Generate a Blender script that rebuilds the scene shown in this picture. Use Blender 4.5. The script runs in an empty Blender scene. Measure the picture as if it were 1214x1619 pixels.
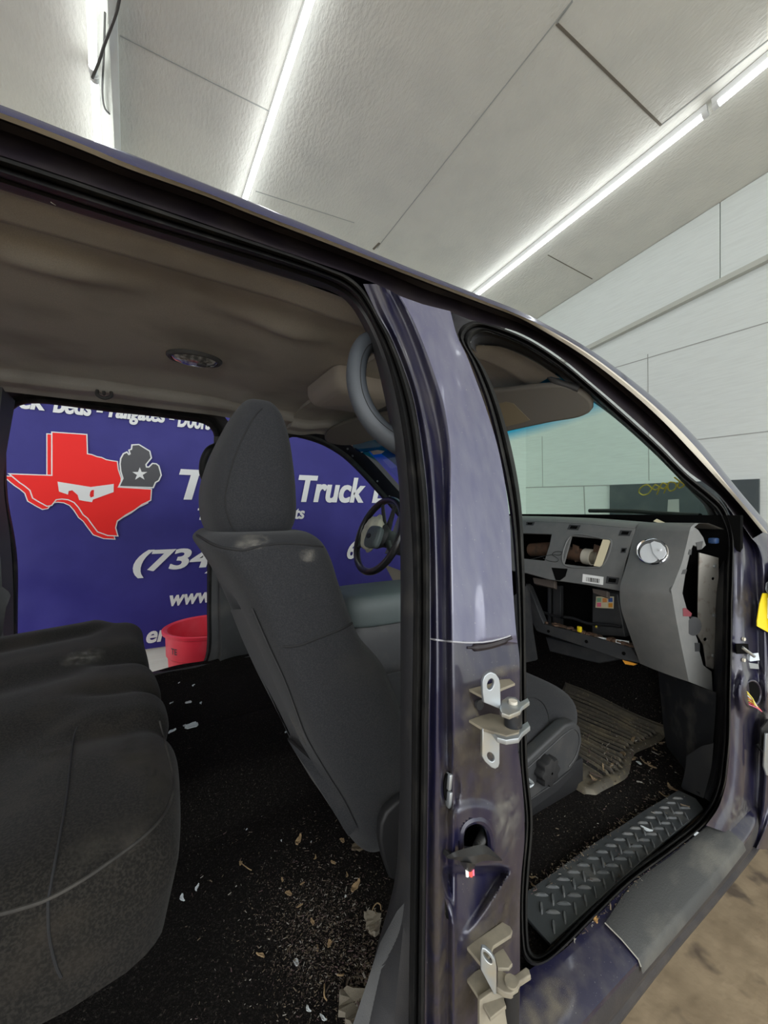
import bpy, bmesh, math, random
from mathutils import Vector, Matrix
from mathutils.bvhtree import BVHTree
random.seed(7)
V = Vector
SC = bpy.context.scene
COL = SC.collection
# ------------------------------------------------------------------ camera, world, exposure
W, H, F = 1214.0, 1619.0, 620.0
CX, CY, CAMZ = W / 2, H / 2, 1.35
DX, DY = 0.5105, 0.8599
cam = bpy.data.cameras.new('camera')
cam.sensor_fit = 'VERTICAL'
cam.sensor_height = 24.0
cam.lens = 24.0 * F / H
cam.clip_start = 0.01
camo = bpy.data.objects.new('camera', cam)
camo.location = (0, 0, CAMZ)
camo.rotation_euler = (math.pi / 2, 0, -math.atan2(DX, DY))
COL.objects.link(camo)
SC.camera = camo
SC.view_settings.view_transform = 'Standard'
SC.view_settings.look = 'None'
SC.view_settings.exposure = 0.50
SC.view_settings.gamma = 1.0
SC.view_settings.use_curve_mapping = False
world = bpy.data.worlds.new('world')
world.use_nodes = True
SC.world = world
wn = world.node_tree.nodes; wl = world.node_tree.links
wn['Background'].inputs[0].default_value = (0.95, 0.985, 1.0, 1)
w_tc = wn.new('ShaderNodeTexCoord'); w_sep = wn.new('ShaderNodeSeparateXYZ'); w_mr = wn.new('ShaderNodeMapRange')
wl.new(w_tc.outputs['Generated'], w_sep.inputs[0]); wl.new(w_sep.outputs['Z'], w_mr.inputs[0])
w_mr.inputs[1].default_value = 0.0; w_mr.inputs[2].default_value = 0.45
w_mr.inputs[3].default_value = 1.2; w_mr.inputs[4].default_value = 3.9      # added fill standing for the unseen bay behind: dim low down, brighter overhead
wl.new(w_mr.outputs[0], wn['Background'].inputs[1])
TUBE_POWER = 6.0
SC.cycles.max_bounces = 8
SC.cycles.transparent_max_bounces = 12
SC.cycles.caustics_reflective = False
SC.cycles.caustics_refractive = False

# ------------------------------------------------------------------ helpers
def ray(u, v):
    a = (u - CX) / F
    return V((DX + a * DY, DY - a * DX, (CY - v) / F))
CAM = V((0, 0, CAMZ))
def on_y(u, v, y):
    r = ray(u, v); return CAM + r * (y / r.y)
def on_z(u, v, z):
    r = ray(u, v); return CAM + r * ((z - CAMZ) / r.z)
def on_x(u, v, x):
    r = ray(u, v); return CAM + r * (x / r.x)
def on_plane(u, v, p, n):
    r = ray(u, v); return CAM + r * ((p - CAM).dot(n) / r.dot(n))
SZ = [(0.0, .40), (.45, .400), (.6, .408), (.9, .420), (1.10, .437), (1.2, .457), (1.5, .548), (1.8, .645), (2.2, .76)]
def S(z):
    for (a, b), (c, d) in zip(SZ, SZ[1:]):
        if z <= c:
            return b + (d - b) * (z - a) / (c - a)
    return SZ[-1][1]
YC = 1.36
def _solve(fn):
    lo, hi = 0.02, 8.0
    for _ in range(50):
        m = (lo + hi) / 2
        if fn(m) < 0: lo = m
        else: hi = m
    return lo
def side(u, v, off=0.0):          # a point of the near body side
    r = ray(u, v)
    return CAM + r * _solve(lambda t: t * r.y - S(CAMZ + t * r.z) - off)
def far(u, v, off=0.0):           # a point of the far body side, off counted inboard
    r = ray(u, v)
    return CAM + r * _solve(lambda t: t * r.y - (2 * YC - S(CAMZ + t * r.z) - off))
def cr(pts, n, closed=False):
    """Catmull-Rom through pts (tuples of any length), resampled to n points evenly along its length"""
    P = [tuple(p) for p in pts]
    k = len(P[0]); m = len(P)
    dense = []
    segs = m if closed else m - 1
    for i in range(segs):
        if closed:
            a, b, c, d = P[(i - 1) % m], P[i], P[(i + 1) % m], P[(i + 2) % m]
        else:
            b, c = P[i], P[i + 1]
            a = P[i - 1] if i > 0 else tuple(2 * b[j] - c[j] for j in range(k))
            d = P[i + 2] if i + 2 < m else tuple(2 * c[j] - b[j] for j in range(k))
        d1 = max(math.dist(a, b), 1e-9) ** .5; d2 = max(math.dist(b, c), 1e-9) ** .5; d3 = max(math.dist(c, d), 1e-9) ** .5
        for s in range(12):
            t = s / 12.0
            q = []
            for j in range(k):
                m1 = (c[j] - b[j]) if d1 < 1e-4 else d2 * ((b[j] - a[j]) / d1 - (c[j] - a[j]) / (d1 + d2) + (c[j] - b[j]) / d2)
                m2 = (c[j] - b[j]) if d3 < 1e-4 else d2 * ((c[j] - b[j]) / d2 - (d[j] - b[j]) / (d2 + d3) + (d[j] - c[j]) / d3)
                q.append((2 * b[j] - 2 * c[j] + m1 + m2) * t ** 3 + (-3 * b[j] + 3 * c[j] - 2 * m1 - m2) * t * t + m1 * t + b[j])
            dense.append(tuple(q))
    dense.append(P[0] if closed else P[-1])
    L = [0.0]
    for a, b in zip(dense, dense[1:]): L.append(L[-1] + math.dist(a, b))
    out = []; j = 0
    cnt = n if closed else n - 1
    for i in range(n):
        t = L[-1] * i / cnt
        while j < len(L) - 2 and L[j + 1] < t: j += 1
        w = 0 if L[j + 1] == L[j] else (t - L[j]) / (L[j + 1] - L[j])
        out.append(tuple(dense[j][q] + (dense[j + 1][q] - dense[j][q]) * w for q in range(k)))
    return out
def at_v(col, v):                 # u of a traced column at height v
    if v <= col[0][1]: return col[0][0]
    for (a, b), (c, d) in zip(col, col[1:]):
        if v <= d:
            t = (v - b) / (d - b); return a + (c - a) * t
    return col[-1][0]
def lerp(a, b, t): return a + (b - a) * t
def mixpx(A, B, t): return [(lerp(p[0], q[0], t), lerp(p[1], q[1], t)) for p, q in zip(A, B)]

ORG = {}
def finish(me, smooth=True, angle=None):
    for p in me.polygons: p.use_smooth = smooth
    if smooth and angle is not None:
        try: me.set_sharp_from_angle(angle=math.radians(angle))
        except Exception: pass
def obj(name, geo, m, parent=None, smooth=True, angle=40, origin=None, kind=None, label=None):
    """ONE mesh object; vertices come in world coordinates"""
    if isinstance(geo, bmesh.types.BMesh):
        me = bpy.data.meshes.new(name)
        bmesh.ops.recalc_face_normals(geo, faces=geo.faces[:])
        geo.to_mesh(me); geo.free()
    else:
        me = geo
    o = bpy.data.objects.new(name, me)
    COL.objects.link(o)
    for mm in (m if isinstance(m, (list, tuple)) else [m]): me.materials.append(mm)
    finish(me, smooth, angle)
    if parent:
        og = ORG[parent.name]; o.parent = parent
        me.transform(Matrix.Translation(-og)); ORG[o.name] = og
    else:
        og = V(origin) if origin is not None else V((0, 0, 0))
        me.transform(Matrix.Translation(-og)); o.location = og; ORG[o.name] = og
    if kind: o['kind'] = kind
    if label: o['label'] = label
    return o
def tag(o, label, cat, group=None, kind=None):
    o['label'] = label; o['category'] = cat
    if group: o['group'] = group
    if kind: o['kind'] = kind
    return o
def thing(name, label, cat, loc, group=None):
    o = bpy.data.objects.new(name, None)
    o.empty_display_size = .05
    o.location = loc; COL.objects.link(o); ORG[o.name] = V(loc)
    return tag(o, label, cat, group)
def BM(): return bmesh.new()
def add_loft(bm, rings, cu=False, cv=False, mi=0):
    vs = [[bm.verts.new(p) for p in r] for r in rings]
    n = len(vs[0])
    for i in range(len(vs) if cv else len(vs) - 1):
        a, b = vs[i], vs[(i + 1) % len(vs)]
        for j in range(n if cu else n - 1):
            k = (j + 1) % n
            f = bm.faces.new((a[j], a[k], b[k], b[j])); f.material_index = mi
    return vs
def loft(rings, **k):
    bm = BM(); add_loft(bm, rings, **k); return bm
def cap(bm, ring, mi=0):
    c = V((0, 0, 0))
    for x in ring: c += x.co
    cv = bm.verts.new(c / len(ring))
    for i in range(len(ring)):
        f = bm.faces.new((ring[i], ring[(i + 1) % len(ring)], cv)); f.material_index = mi
def add_tube(bm, pts, r, seg=8, closed=False, caps=True, squash=1.0, up=None, mi=0):
    P = [V(p) for p in pts]; n = len(P); rings = []
    prev = None
    for i in range(n):
        a = P[(i - 1) % n] if closed or i > 0 else P[i]
        b = P[(i + 1) % n] if closed or i < n - 1 else P[i]
        t = (b - a).normalized() if (b - a).length > 1e-9 else V((0, 0, 1))
        if prev is None:
            ref = V(up) if up else (V((0, 0, 1)) if abs(t.z) < .9 else V((1, 0, 0)))
            nx = t.cross(ref).normalized()
        else:
            nx = (prev - t * prev.dot(t))
            nx = nx.normalized() if nx.length > 1e-9 else t.orthogonal().normalized()
        prev = nx; ny = t.cross(nx)
        rr = r[i] if isinstance(r, (list, tuple)) else r
        rings.append([P[i] + nx * math.cos(2 * math.pi * k / seg) * rr + ny * math.sin(2 * math.pi * k / seg) * rr * squash for k in range(seg)])
    vs = add_loft(bm, rings, cu=True, cv=closed, mi=mi)
    if caps and not closed:
        cap(bm, vs[0], mi); cap(bm, vs[-1][::-1], mi)
    return vs
def tube(pts, r, **k):
    bm = BM(); add_tube(bm, pts, r, **k); return bm
def add_box(bm, c, s, bev=0.0, rot=None, seg=2, mi=0):
    t = BM()
    bmesh.ops.create_cube(t, size=1.0)
    for v in t.verts: v.co = V((v.co.x * s[0], v.co.y * s[1], v.co.z * s[2]))
    if bev > 0: bmesh.ops.bevel(t, geom=t.edges[:], offset=bev, segments=seg, affect='EDGES', profile=.5)
    M = Matrix.Translation(V(c)) @ (rot.to_4x4() if rot else Matrix.Identity(4))
    mp = {}
    for v in t.verts: mp[v.index] = bm.verts.new(M @ v.co)
    t.verts.index_update()
    mp = {}
    bm.verts.ensure_lookup_table()
    base = len(bm.verts) - len(t.verts)
    for i, v in enumerate(t.verts): mp[v] = bm.verts[base + i]
    for f in t.faces:
        nf = bm.faces.new([mp[v] for v in f.verts]); nf.material_index = mi
    t.free()
def box(c, s, bev=0.0, rot=None, seg=2):
    bm = BM(); add_box(bm, c, s, bev, rot, seg); return bm
def stack(levels, n=56, e=3.2, m=44, axis='z', bulge=None):
    """closed body from levels (h, a0, a1, b0, b1): a superellipse outline at each height h"""
    L = cr(levels, m)
    rings = []
    for h, a0, a1, b0, b1 in L:
        ring = []
        for k in range(n):
            t = 2 * math.pi * k / n
            c, s = math.cos(t), math.sin(t)
            pa = (a0 + a1) / 2 + (a1 - a0) / 2 * math.copysign(abs(c) ** (2 / e), c)
            pb = (b0 + b1) / 2 + (b1 - b0) / 2 * math.copysign(abs(s) ** (2 / e), s)
            p = V((pa, pb, h)) if axis == 'z' else V((h, pa, pb))
            if bulge: p = bulge(p)
            ring.append(p)
        rings.append(ring)
    bm = BM(); vs = add_loft(bm, rings, cu=True)
    cap(bm, vs[0]); cap(bm, vs[-1][::-1])
    return bm
def basis(n):
    n = V(n).normalized()
    ex = V((0, 0, 1)).cross(n)
    ex = ex.normalized() if ex.length > 1e-4 else V((1, 0, 0))
    return ex, n.cross(ex), n
def curve_mesh(splines2d, extrude, bevel=0.0, offset=0.0, res=2):
    cu = bpy.data.curves.new('tmp', 'CURVE'); cu.dimensions = '2D'; cu.fill_mode = 'BOTH'
    cu.extrude = max(extrude - bevel, 0.0); cu.bevel_depth = bevel; cu.bevel_resolution = res; cu.offset = offset - bevel
    for sp in splines2d:
        s = cu.splines.new('POLY'); s.points.add(len(sp) - 1)
        for p, q in zip(s.points, sp): p.co = (q[0], q[1], 0, 1)
        s.use_cyclic_u = True
    o = bpy.data.objects.new('tmp', cu); COL.objects.link(o)
    me = bpy.data.meshes.new_from_object(o.evaluated_get(bpy.context.evaluated_depsgraph_get()))
    bpy.data.objects.remove(o); bpy.data.curves.remove(cu)
    return me
def plate(outer, holes, p0, n, thick, bevel=0.0, offset=0.0, lift=0.0, smooth_n=0, is3d=False):
    """a flat plate with holes; outlines traced in pixels on the plane (p0, n); n points at the viewer"""
    p0 = V(p0); ex, ey, n = basis(n)
    def loc(poly):
        if smooth_n: poly = cr(poly, smooth_n, closed=True)
        r = []
        for p in poly:
            q = (V(p) if is3d else on_plane(p[0], p[1], p0, n)) - p0
            r.append((q.dot(ex), q.dot(ey)))
        return r
    me = curve_mesh([loc(outer)] + [loc(h) for h in holes], thick / 2, bevel, offset)
    M = Matrix((ex, ey, n)).transposed().to_4x4(); M.translation = p0 + n * (lift - thick / 2)
    me.transform(M)
    return me
def ell(cx, cy, rx, ry, n=24, rot=0.0):
    c, s = math.cos(rot), math.sin(rot)
    return [(cx + rx * math.cos(t) * c - ry * math.sin(t) * s, cy + rx * math.cos(t) * s + ry * math.sin(t) * c)
            for t in [2 * math.pi * i / n for i in range(n)]]
def join_mesh(bm, me, mi=0):
    t = BM(); t.from_mesh(me)
    mp = {v: bm.verts.new(v.co) for v in t.verts}
    for f in t.faces:
        try: nf = bm.faces.new([mp[v] for v in f.verts]); nf.material_index = mi
        except ValueError: pass
    t.free()
def bvh_of(*objs):
    vs, fs = [], []
    for o in objs:
        b = len(vs); og = ORG[o.name]
        vs += [v.co + og for v in o.data.vertices]
        fs += [[b + i for i in p.vertices] for p in o.data.polygons]
    return BVHTree.FromPolygons(vs, fs)
def cast(bvh, u, v, lift=0.0, fallback=None):
    r = ray(u, v).normalized()
    h = bvh.ray_cast(CAM, r)
    if h[0] is None: return fallback
    nn = h[1] if h[1].dot(r) < 0 else -h[1]
    return h[0] + nn * lift
def seam_on(name, bvh, px, r, m, parent, n=40, seg=6, lift=0.0):
    pts = [q for q in (cast(bvh, u, v, lift) for u, v in cr(px, n)) if q is not None]
    if len(pts) < 2: return None
    return obj(name, tube(pts, r, seg=seg), m, parent)
def text_mesh(s, shear=0.25, offset=0.022, depth=0.02):
    cu = bpy.data.curves.new('tmp', 'FONT'); cu.body = s; cu.shear = shear; cu.offset = offset; cu.extrude = depth; cu.resolution_u = 4
    o = bpy.data.objects.new('tmp', cu); COL.objects.link(o)
    me = bpy.data.meshes.new_from_object(o.evaluated_get(bpy.context.evaluated_depsgraph_get()))
    bpy.data.objects.remove(o); bpy.data.curves.remove(cu)
    return me
def add_text(bm, s, x0, x1, z0, z1, mapf, shear=0.25, offset=0.022):
    """letters filling the box x0..x1, z0..z1, mapped into the world by mapf(a, b, c)"""
    me = text_mesh(s, shear, offset)
    xs = [v.co.x for v in me.vertices]; ys = [v.co.y for v in me.vertices]
    a, b, c, d = min(xs), max(xs), min(ys), max(ys)
    for v in me.vertices:
        v.co = mapf(x0 + (v.co.x - a) / (b - a) * (x1 - x0), z0 + (v.co.y - c) / (d - c) * (z1 - z0), v.co.z)
    join_mesh(bm, me); bpy.data.meshes.remove(me)

# ------------------------------------------------------------------ materials
MATS = {}
def mat(name, col, rough=.6, metal=0.0, col2=None, scale=8.0, lo=.45, hi=.7, stretch=(1, 1, 1), bump=0.0, bscale=200.0,
        bstretch=(1, 1, 1), coat=0.0, spec=.5, sheen=0.0, detail=6.0, col3=None, scale3=60.0, lo3=.62, hi3=.7, bdist=.002):
    if name in MATS: return MATS[name]
    m = bpy.data.materials.new(name); m.use_nodes = True
    nt = m.node_tree; N = nt.nodes; L = nt.links
    b = N['Principled BSDF']
    b.inputs['Base Color'].default_value = (*col, 1); b.inputs['Roughness'].default_value = rough
    b.inputs['Metallic'].default_value = metal; b.inputs['Specular IOR Level'].default_value = spec
    b.inputs['Coat Weight'].default_value = coat; b.inputs['Coat Roughness'].default_value = .08
    b.inputs['Sheen Weight'].default_value = sheen
    tc = N.new('ShaderNodeTexCoord')
    def noise(sc, st, det):
        mp = N.new('ShaderNodeMapping'); mp.inputs['Scale'].default_value = st
        L.new(tc.outputs['Object'], mp.inputs['Vector'])
        n = N.new('ShaderNodeTexNoise'); n.inputs['Scale'].default_value = sc; n.inputs['Detail'].default_value = det
        L.new(mp.outputs[0], n.inputs['Vector']); return n
    prev = None
    for c2, sc, l, h, st, det in ((col2, scale, lo, hi, stretch, detail), (col3, scale3, lo3, hi3, (1, 1, 1), 3.0)):
        if c2 is None: continue
        n = noise(sc, st, det)
        mr = N.new('ShaderNodeMapRange'); mr.inputs[1].default_value = l; mr.inputs[2].default_value = h
        L.new(n.outputs['Fac'], mr.inputs[0])
        mx = N.new('ShaderNodeMix'); mx.data_type = 'RGBA'
        mx.inputs[6].default_value = (*col, 1); mx.inputs[7].default_value = (*c2, 1)
        if prev: L.new(prev, mx.inputs[6])
        L.new(mr.outputs[0], mx.inputs[0]); prev = mx.outputs[2]
    if prev: L.new(prev, b.inputs['Base Color'])
    if bump > 0:
        n = noise(bscale, bstretch, 4.0)
        bp = N.new('ShaderNodeBump'); bp.inputs['Strength'].default_value = bump; bp.inputs['Distance'].default_value = bdist
        L.new(n.outputs['Fac'], bp.inputs['Height']); L.new(bp.outputs[0], b.inputs['Normal'])
    MATS[name] = m
    return m
M_paint = mat('navy_paint', (.010, .0092, .034), .32, .2, (.066, .060, .064), 7, .40, .90, (5, 5, 1.0), coat=.7, col3=(.20, .19, .18), scale3=330, lo3=.69, hi3=.76)
M_sheen_film = mat('clouded_film', (.085, .085, .150), .28, .1, (.14, .14, .19), 18, .30, .90, (3, 3, .3), coat=.8, col3=(.30, .29, .27), scale3=260, lo3=.70, hi3=.77)  # upper pillar film; ceiling reflection is painted into its paler colour
M_paint_clean = mat('navy_roof_paint', (.02, .024, .085), .25, .3, coat=.8)
M_channel = mat('black_channel', (.014, .010, .014), .5, 0, (.03, .024, .024), 14, .45, .75, spec=.35)
M_cream = mat('roof_moulding_cream', (.60, .56, .47), .45)
M_seal = mat('seal_rubber', (.012, .012, .012), .58, 0, (.035, .033, .03), 20, .5, .75, (1, 1, 1), spec=.22)
M_trim = mat('black_trim', (.020, .020, .022), .55, 0, (.05, .047, .043), 11, .55, .8, bump=.25, bscale=600)
M_gtrim = mat('grey_trim', (.055, .056, .058), .55, 0, (.09, .088, .083), 9, .5, .8, bump=.25, bscale=600)
M_handle = mat('handle_plastic', (.055, .062, .072), .5, 0, bump=.2, bscale=700)
M_fabric = mat('seat_fabric', (.020, .021, .0235), .95, 0, (.029, .029, .031), 420, .42, .62, spec=.15, sheen=.08, bump=.35, bscale=900, col3=(.034, .033, .032), scale3=5, lo3=.55, hi3=.85)
M_fabric_bench = mat('bench_fabric', (.010, .0092, .0085), .95, 0, (.021, .019, .0165), 300, .42, .62, spec=.1, sheen=.06, bump=.2, bscale=1500, col3=(.030, .025, .020), scale3=7, lo3=.5, hi3=.8)
M_thread = mat('seam_thread', (.010, .010, .011), .9)
M_piping = mat('worn_piping', (.050, .046, .040), .9, 0, (.014, .013, .012), 16, .35, .6)
M_liner = mat('headliner_cloth', (.40, .385, .355), .97, 0, (.47, .45, .415), 500, .4, .62, spec=.1, bump=.3, bscale=900, col3=(.31, .295, .27), scale3=4, lo3=.45, hi3=.7)
M_carpet = mat('carpet', (.010, .009, .0085), 1.0, 0, (.026, .022, .020), 240, .5, .68, spec=.05, bump=.9, bscale=700, col3=(.06, .053, .045), scale3=190, lo3=.63, hi3=.70, bdist=.004)
M_dash = mat('dash_plastic', (.135, .138, .135), .5, 0, (.155, .155, .15), 30, .4, .7, bump=.3, bscale=650)
M_dashdark = mat('dash_dark_plastic', (.030, .031, .033), .55, 0, (.055, .053, .05), 18, .5, .8, bump=.2, bscale=500)
M_black = mat('black_plastic', (.010, .010, .011), .6)
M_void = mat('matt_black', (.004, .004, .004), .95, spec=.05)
M_metal = mat('zinc_steel', (.42, .45, .47), .42, .75, (.50, .45, .33), 22, .5, .75)
M_dirtmetal = mat('dusty_hinge_steel', (.27, .24, .18), .75, .2, (.16, .14, .11), 30, .45, .7)
M_steel = mat('bare_grey_steel', (.42, .40, .36), .5, .3, (.25, .21, .17), 35, .55, .75)
M_chrome = mat('chrome', (.8, .82, .85), .12, 1.0)
M_silver = mat('satin_silver', (.78, .80, .82), .35, 0)
M_rust = mat('rusty_brown', (.11, .06, .035), .8, .1, (.05, .035, .025), 40)
M_mat = mat('rubber_mat', (.070, .062, .048), .55, 0, (.15, .125, .08), 12, .48, .72, col3=(.16, .135, .085), scale3=90, lo3=.6, hi3=.7)
M_scuff = mat('scuff_plastic', (.035, .039, .042), .5, 0, (.085, .085, .08), 16, .52, .8, bump=.2, bscale=500)
M_step = mat('step_film', (.040, .041, .040), .6, 0, (.11, .105, .09), 10, .5, .8, (1, 2, 1), bump=.3, bscale=400)
M_leaf = mat('dry_leaf', (.33, .23, .12), .9, 0, (.20, .13, .07), 60)
M_greyleaf = mat('grey_lint', (.25, .22, .17), 1.0, 0, (.12, .10, .08), 80)
M_chip = mat('white_chip', (.62, .66, .68), .35)
M_yellow = mat('yellow_tag', (.80, .60, .01), .55)
M_wyellow = mat('yellow_wire', (.75, .62, .12), .5)
M_wred = mat('red_wire', (.75, .08, .06), .5)
M_worange = mat('orange_plastic', (.75, .32, .03), .5)
M_tape = mat('black_tape', (.018, .018, .018), .38, spec=.6)
M_white = mat('white_label', (.82, .82, .80), .6)
M_beige = mat('beige_tape', (.70, .62, .42), .7)
M_bag = mat('airbag_cloth', (.66, .64, .50), .9, 0, (.5, .49, .4), 30)
M_tan = mat('tan_plastic', (.34, .30, .24), .6)
M_green = mat('grey_green_vinyl', (.085, .105, .105), .55, bump=.2, bscale=500)
M_red = mat('red_plastic', (.85, .035, .07), .42, 0, (.88, .09, .13), 6, .45, .7)
M_wall = mat('white_plywood', (.74, .78, .755), .7, 0, (.69, .725, .70), 5, .4, .7, (1, 1, 14), bump=.12, bscale=60, bstretch=(1, 1, 8), bdist=.004)
M_ceiling = mat('ceiling_board', (.70, .685, .62), .42, 0, (.64, .63, .575), 4, .4, .7, bump=.42, bscale=38, bstretch=(1.6, .7, 1), bdist=.012)
M_seamdark = mat('seam_dark', (.16, .14, .11), .9)
M_seamgrey = mat('seam_grey', (.38, .39, .37), .9)
M_floor = mat('dirt_floor', (.30, .225, .14), .95, 0, (.225, .165, .10), 9, .40, .68, bump=.5, bscale=14, bdist=.012, detail=12, col3=(.11, .08, .055), scale3=8, lo3=.60, hi3=.70)
M_banner = mat('banner_vinyl', (.034, .031, .215), .45, 0, (.046, .042, .26), 3, .4, .7, spec=.22)
M_bred = mat('banner_red', (.92, .025, .022), .5, spec=.2)
M_bwhite = mat('banner_white', (.78, .80, .82), .45)
M_bgrey = mat('banner_charcoal', (.055, .055, .065), .45)
M_board = mat('dark_board', (.06, .075, .08), .5, 0, (.09, .105, .105), 5)
M_marker = mat('yellow_marker', (.80, .74, .10), .6)
M_lamp_white = mat('fixture_white', (.75, .76, .75), .5)
M_lens = mat('clear_lens', (.55, .55, .55), .08, .35, (.15, .15, .15), 60, .4, .6, coat=1.0)
M_green_chip = mat('sticker_green', (.25, .45, .30), .6)
M_orange_chip = mat('sticker_orange', (.75, .30, .08), .6)
M_blue_chip = mat('sticker_blue', (.05, .12, .40), .6)
M_pink_chip = mat('sticker_pink', (.75, .15, .25), .6)
M_cable = mat('dark_cable', (.05, .045, .04), .6)
m = bpy.data.materials.new('tube_glow'); m.use_nodes = True
nb = m.node_tree.nodes; nb.remove(nb['Principled BSDF'])
em = nb.new('ShaderNodeEmission'); em.inputs[0].default_value = (.93, .98, 1.0, 1); em.inputs[1].default_value = TUBE_POWER
m.node_tree.links.new(em.outputs[0], nb['Material Output'].inputs[0]); M_tube = m
m = bpy.data.materials.new('windshield_glass'); m.use_nodes = True
nt = m.node_tree; N = nt.nodes; L = nt.links; N.remove(N['Principled BSDF'])
tr = N.new('ShaderNodeBsdfTransparent'); gl = N.new('ShaderNodeBsdfGlossy'); gl.inputs['Roughness'].default_value = .03
tc = N.new('ShaderNodeTexCoord'); sx = N.new('ShaderNodeSeparateXYZ'); L.new(tc.outputs['Object'], sx.inputs[0])
mr = N.new('ShaderNodeMapRange'); mr.inputs[1].default_value = 1.65; mr.inputs[2].default_value = 1.675
L.new(sx.outputs['Z'], mr.inputs[0])
mx = N.new('ShaderNodeMix'); mx.data_type = 'RGBA'
mx.inputs[6].default_value = (.82, 1.0, .90, 1); mx.inputs[7].default_value = (.02, .50, .80, 1)
L.new(mr.outputs[0], mx.inputs[0]); L.new(mx.outputs[2], tr.inputs[0])
lw = N.new('ShaderNodeLayerWeight'); lw.inputs[0].default_value = .5
pw = N.new('ShaderNodeMath'); pw.operation = 'POWER'; pw.inputs[1].default_value = 4.0; L.new(lw.outputs['Facing'], pw.inputs[0])
fr = N.new('ShaderNodeMath'); fr.operation = 'MULTIPLY_ADD'; fr.inputs[1].default_value = .6; fr.inputs[2].default_value = .05; L.new(pw.outputs[0], fr.inputs[0])
ms = N.new('ShaderNodeMixShader'); L.new(fr.outputs[0], ms.inputs[0]); L.new(tr.outputs[0], ms.inputs[1]); L.new(gl.outputs[0], ms.inputs[2])
L.new(ms.outputs[0], N['Material Output'].inputs[0]); M_glass = m

def stain_mat(name, col, strength, sc=60.0):
    m = bpy.data.materials.new(name); m.use_nodes = True
    nt = m.node_tree; N = nt.nodes; L = nt.links
    b = N['Principled BSDF']; b.inputs['Base Color'].default_value = (*col, 1); b.inputs['Roughness'].default_value = .95; b.inputs['Specular IOR Level'].default_value = .05
    at = N.new('ShaderNodeAttribute'); at.attribute_name = 'spread'
    tc = N.new('ShaderNodeTexCoord'); n = N.new('ShaderNodeTexNoise'); n.inputs['Scale'].default_value = sc; n.inputs['Detail'].default_value = 8
    L.new(tc.outputs['Object'], n.inputs['Vector'])
    mr = N.new('ShaderNodeMapRange'); mr.inputs[1].default_value = .35; mr.inputs[2].default_value = .72; mr.inputs[4].default_value = strength
    L.new(n.outputs['Fac'], mr.inputs[0])
    mu = N.new('ShaderNodeMath'); mu.operation = 'MULTIPLY'; L.new(mr.outputs[0], mu.inputs[0]); L.new(at.outputs['Fac'], mu.inputs[1])
    L.new(mu.outputs[0], b.inputs['Alpha']); return m
M_dust = stain_mat('pale_dust', (.20, .19, .17), .75)
M_mud = stain_mat('brown_road_dirt', (.075, .062, .050), .95, 40)
M_tandust = stain_mat('tan_dust', (.24, .21, .155), .62, 30)
def dust(bvh, cu, cv, ru, rv, m, parent, rot=0.0, n=26, name='dust_stain'):
    bm = BM(); lay = bm.verts.layers.float.new('spread'); g = {}
    c, s_ = math.cos(rot), math.sin(rot)
    for i in range(n + 1):
        for j in range(n + 1):
            a, b = 2 * i / n - 1, 2 * j / n - 1
            q = cast(bvh, cu + a * ru * c - b * rv * s_, cv + a * ru * s_ + b * rv * c, .0007)
            if q is None: continue
            v = bm.verts.new(q); v[lay] = max(0.0, 1 - a * a - b * b) ** .8; g[i, j] = v
    for i in range(n):
        for j in range(n):
            k_ = [(i, j), (i + 1, j), (i + 1, j + 1), (i, j + 1)]
            if all(x in g for x in k_):
                p = [g[x] for x in k_]
                if max((p[0].co - p[2].co).length, (p[1].co - p[3].co).length) < .03: bm.faces.new(p)
    best, seen = [], set()
    for f0 in bm.faces:                  # keep the one connected patch
        if f0 in seen: continue
        st, isl = [f0], []
        seen.add(f0)
        while st:
            f = st.pop(); isl.append(f)
            for e in f.edges:
                for f2 in e.link_faces:
                    if f2 not in seen: seen.add(f2); st.append(f2)
        if len(isl) > len(best): best = isl
    if not best: bm.free(); return
    ks = {v for f in best for v in f.verts}
    bmesh.ops.delete(bm, geom=[v for v in bm.verts if v not in ks], context='VERTS')
    obj(name, bm, m, parent)

# ------------------------------------------------------------------ the room
YB, XW = 3.4, 4.2                       # banner plane, plywood wall ahead of the truck
CZ0, CSL = 4.16, .115                   # ceiling: z = CZ0 - CSL * y
CP, CN = V((0, 0, CZ0)), V((0, CSL, 1)).normalized()
def on_ceil(u, v, d=0.0): return on_plane(u, v, CP - CN * d, CN)
def ceil_z(y): return CZ0 - CSL * y
def quad(name, pts, m, **k):
    bm = BM(); bm.faces.new([bm.verts.new(p) for p in pts]); return obj(name, bm, m, smooth=False, **k)
floor = quad('floor', [(-7, -4, 0), (XW + .1, -4, 0), (XW + .1, YB + .15, 0), (-7, YB + .15, 0)], M_floor, kind='structure')
bm = BM(); add_box(bm, (-1.4, YB + .10, 2.0), (11.4, .10, 4.4)); wall_left = obj('wall_left', bm, M_wall, smooth=False, kind='structure')
bm = BM(); add_box(bm, (XW + .05, -.3, 2.3), (.10, 7.8, 4.8)); wall_front = obj('wall_front', bm, M_wall, smooth=False, kind='structure')
bm = BM()
a, b = [(-7, y, ceil_z(y)) for y in (-4, YB + .15)], [(XW + .1, y, ceil_z(y)) for y in (-4, YB + .15)]
add_loft(bm, [a, b]); add_loft(bm, [[(p[0], p[1], p[2] + .06) for p in r] for r in (a, b)])
ceiling = obj('ceiling', bm, M_ceiling, smooth=False, kind='structure')
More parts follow.
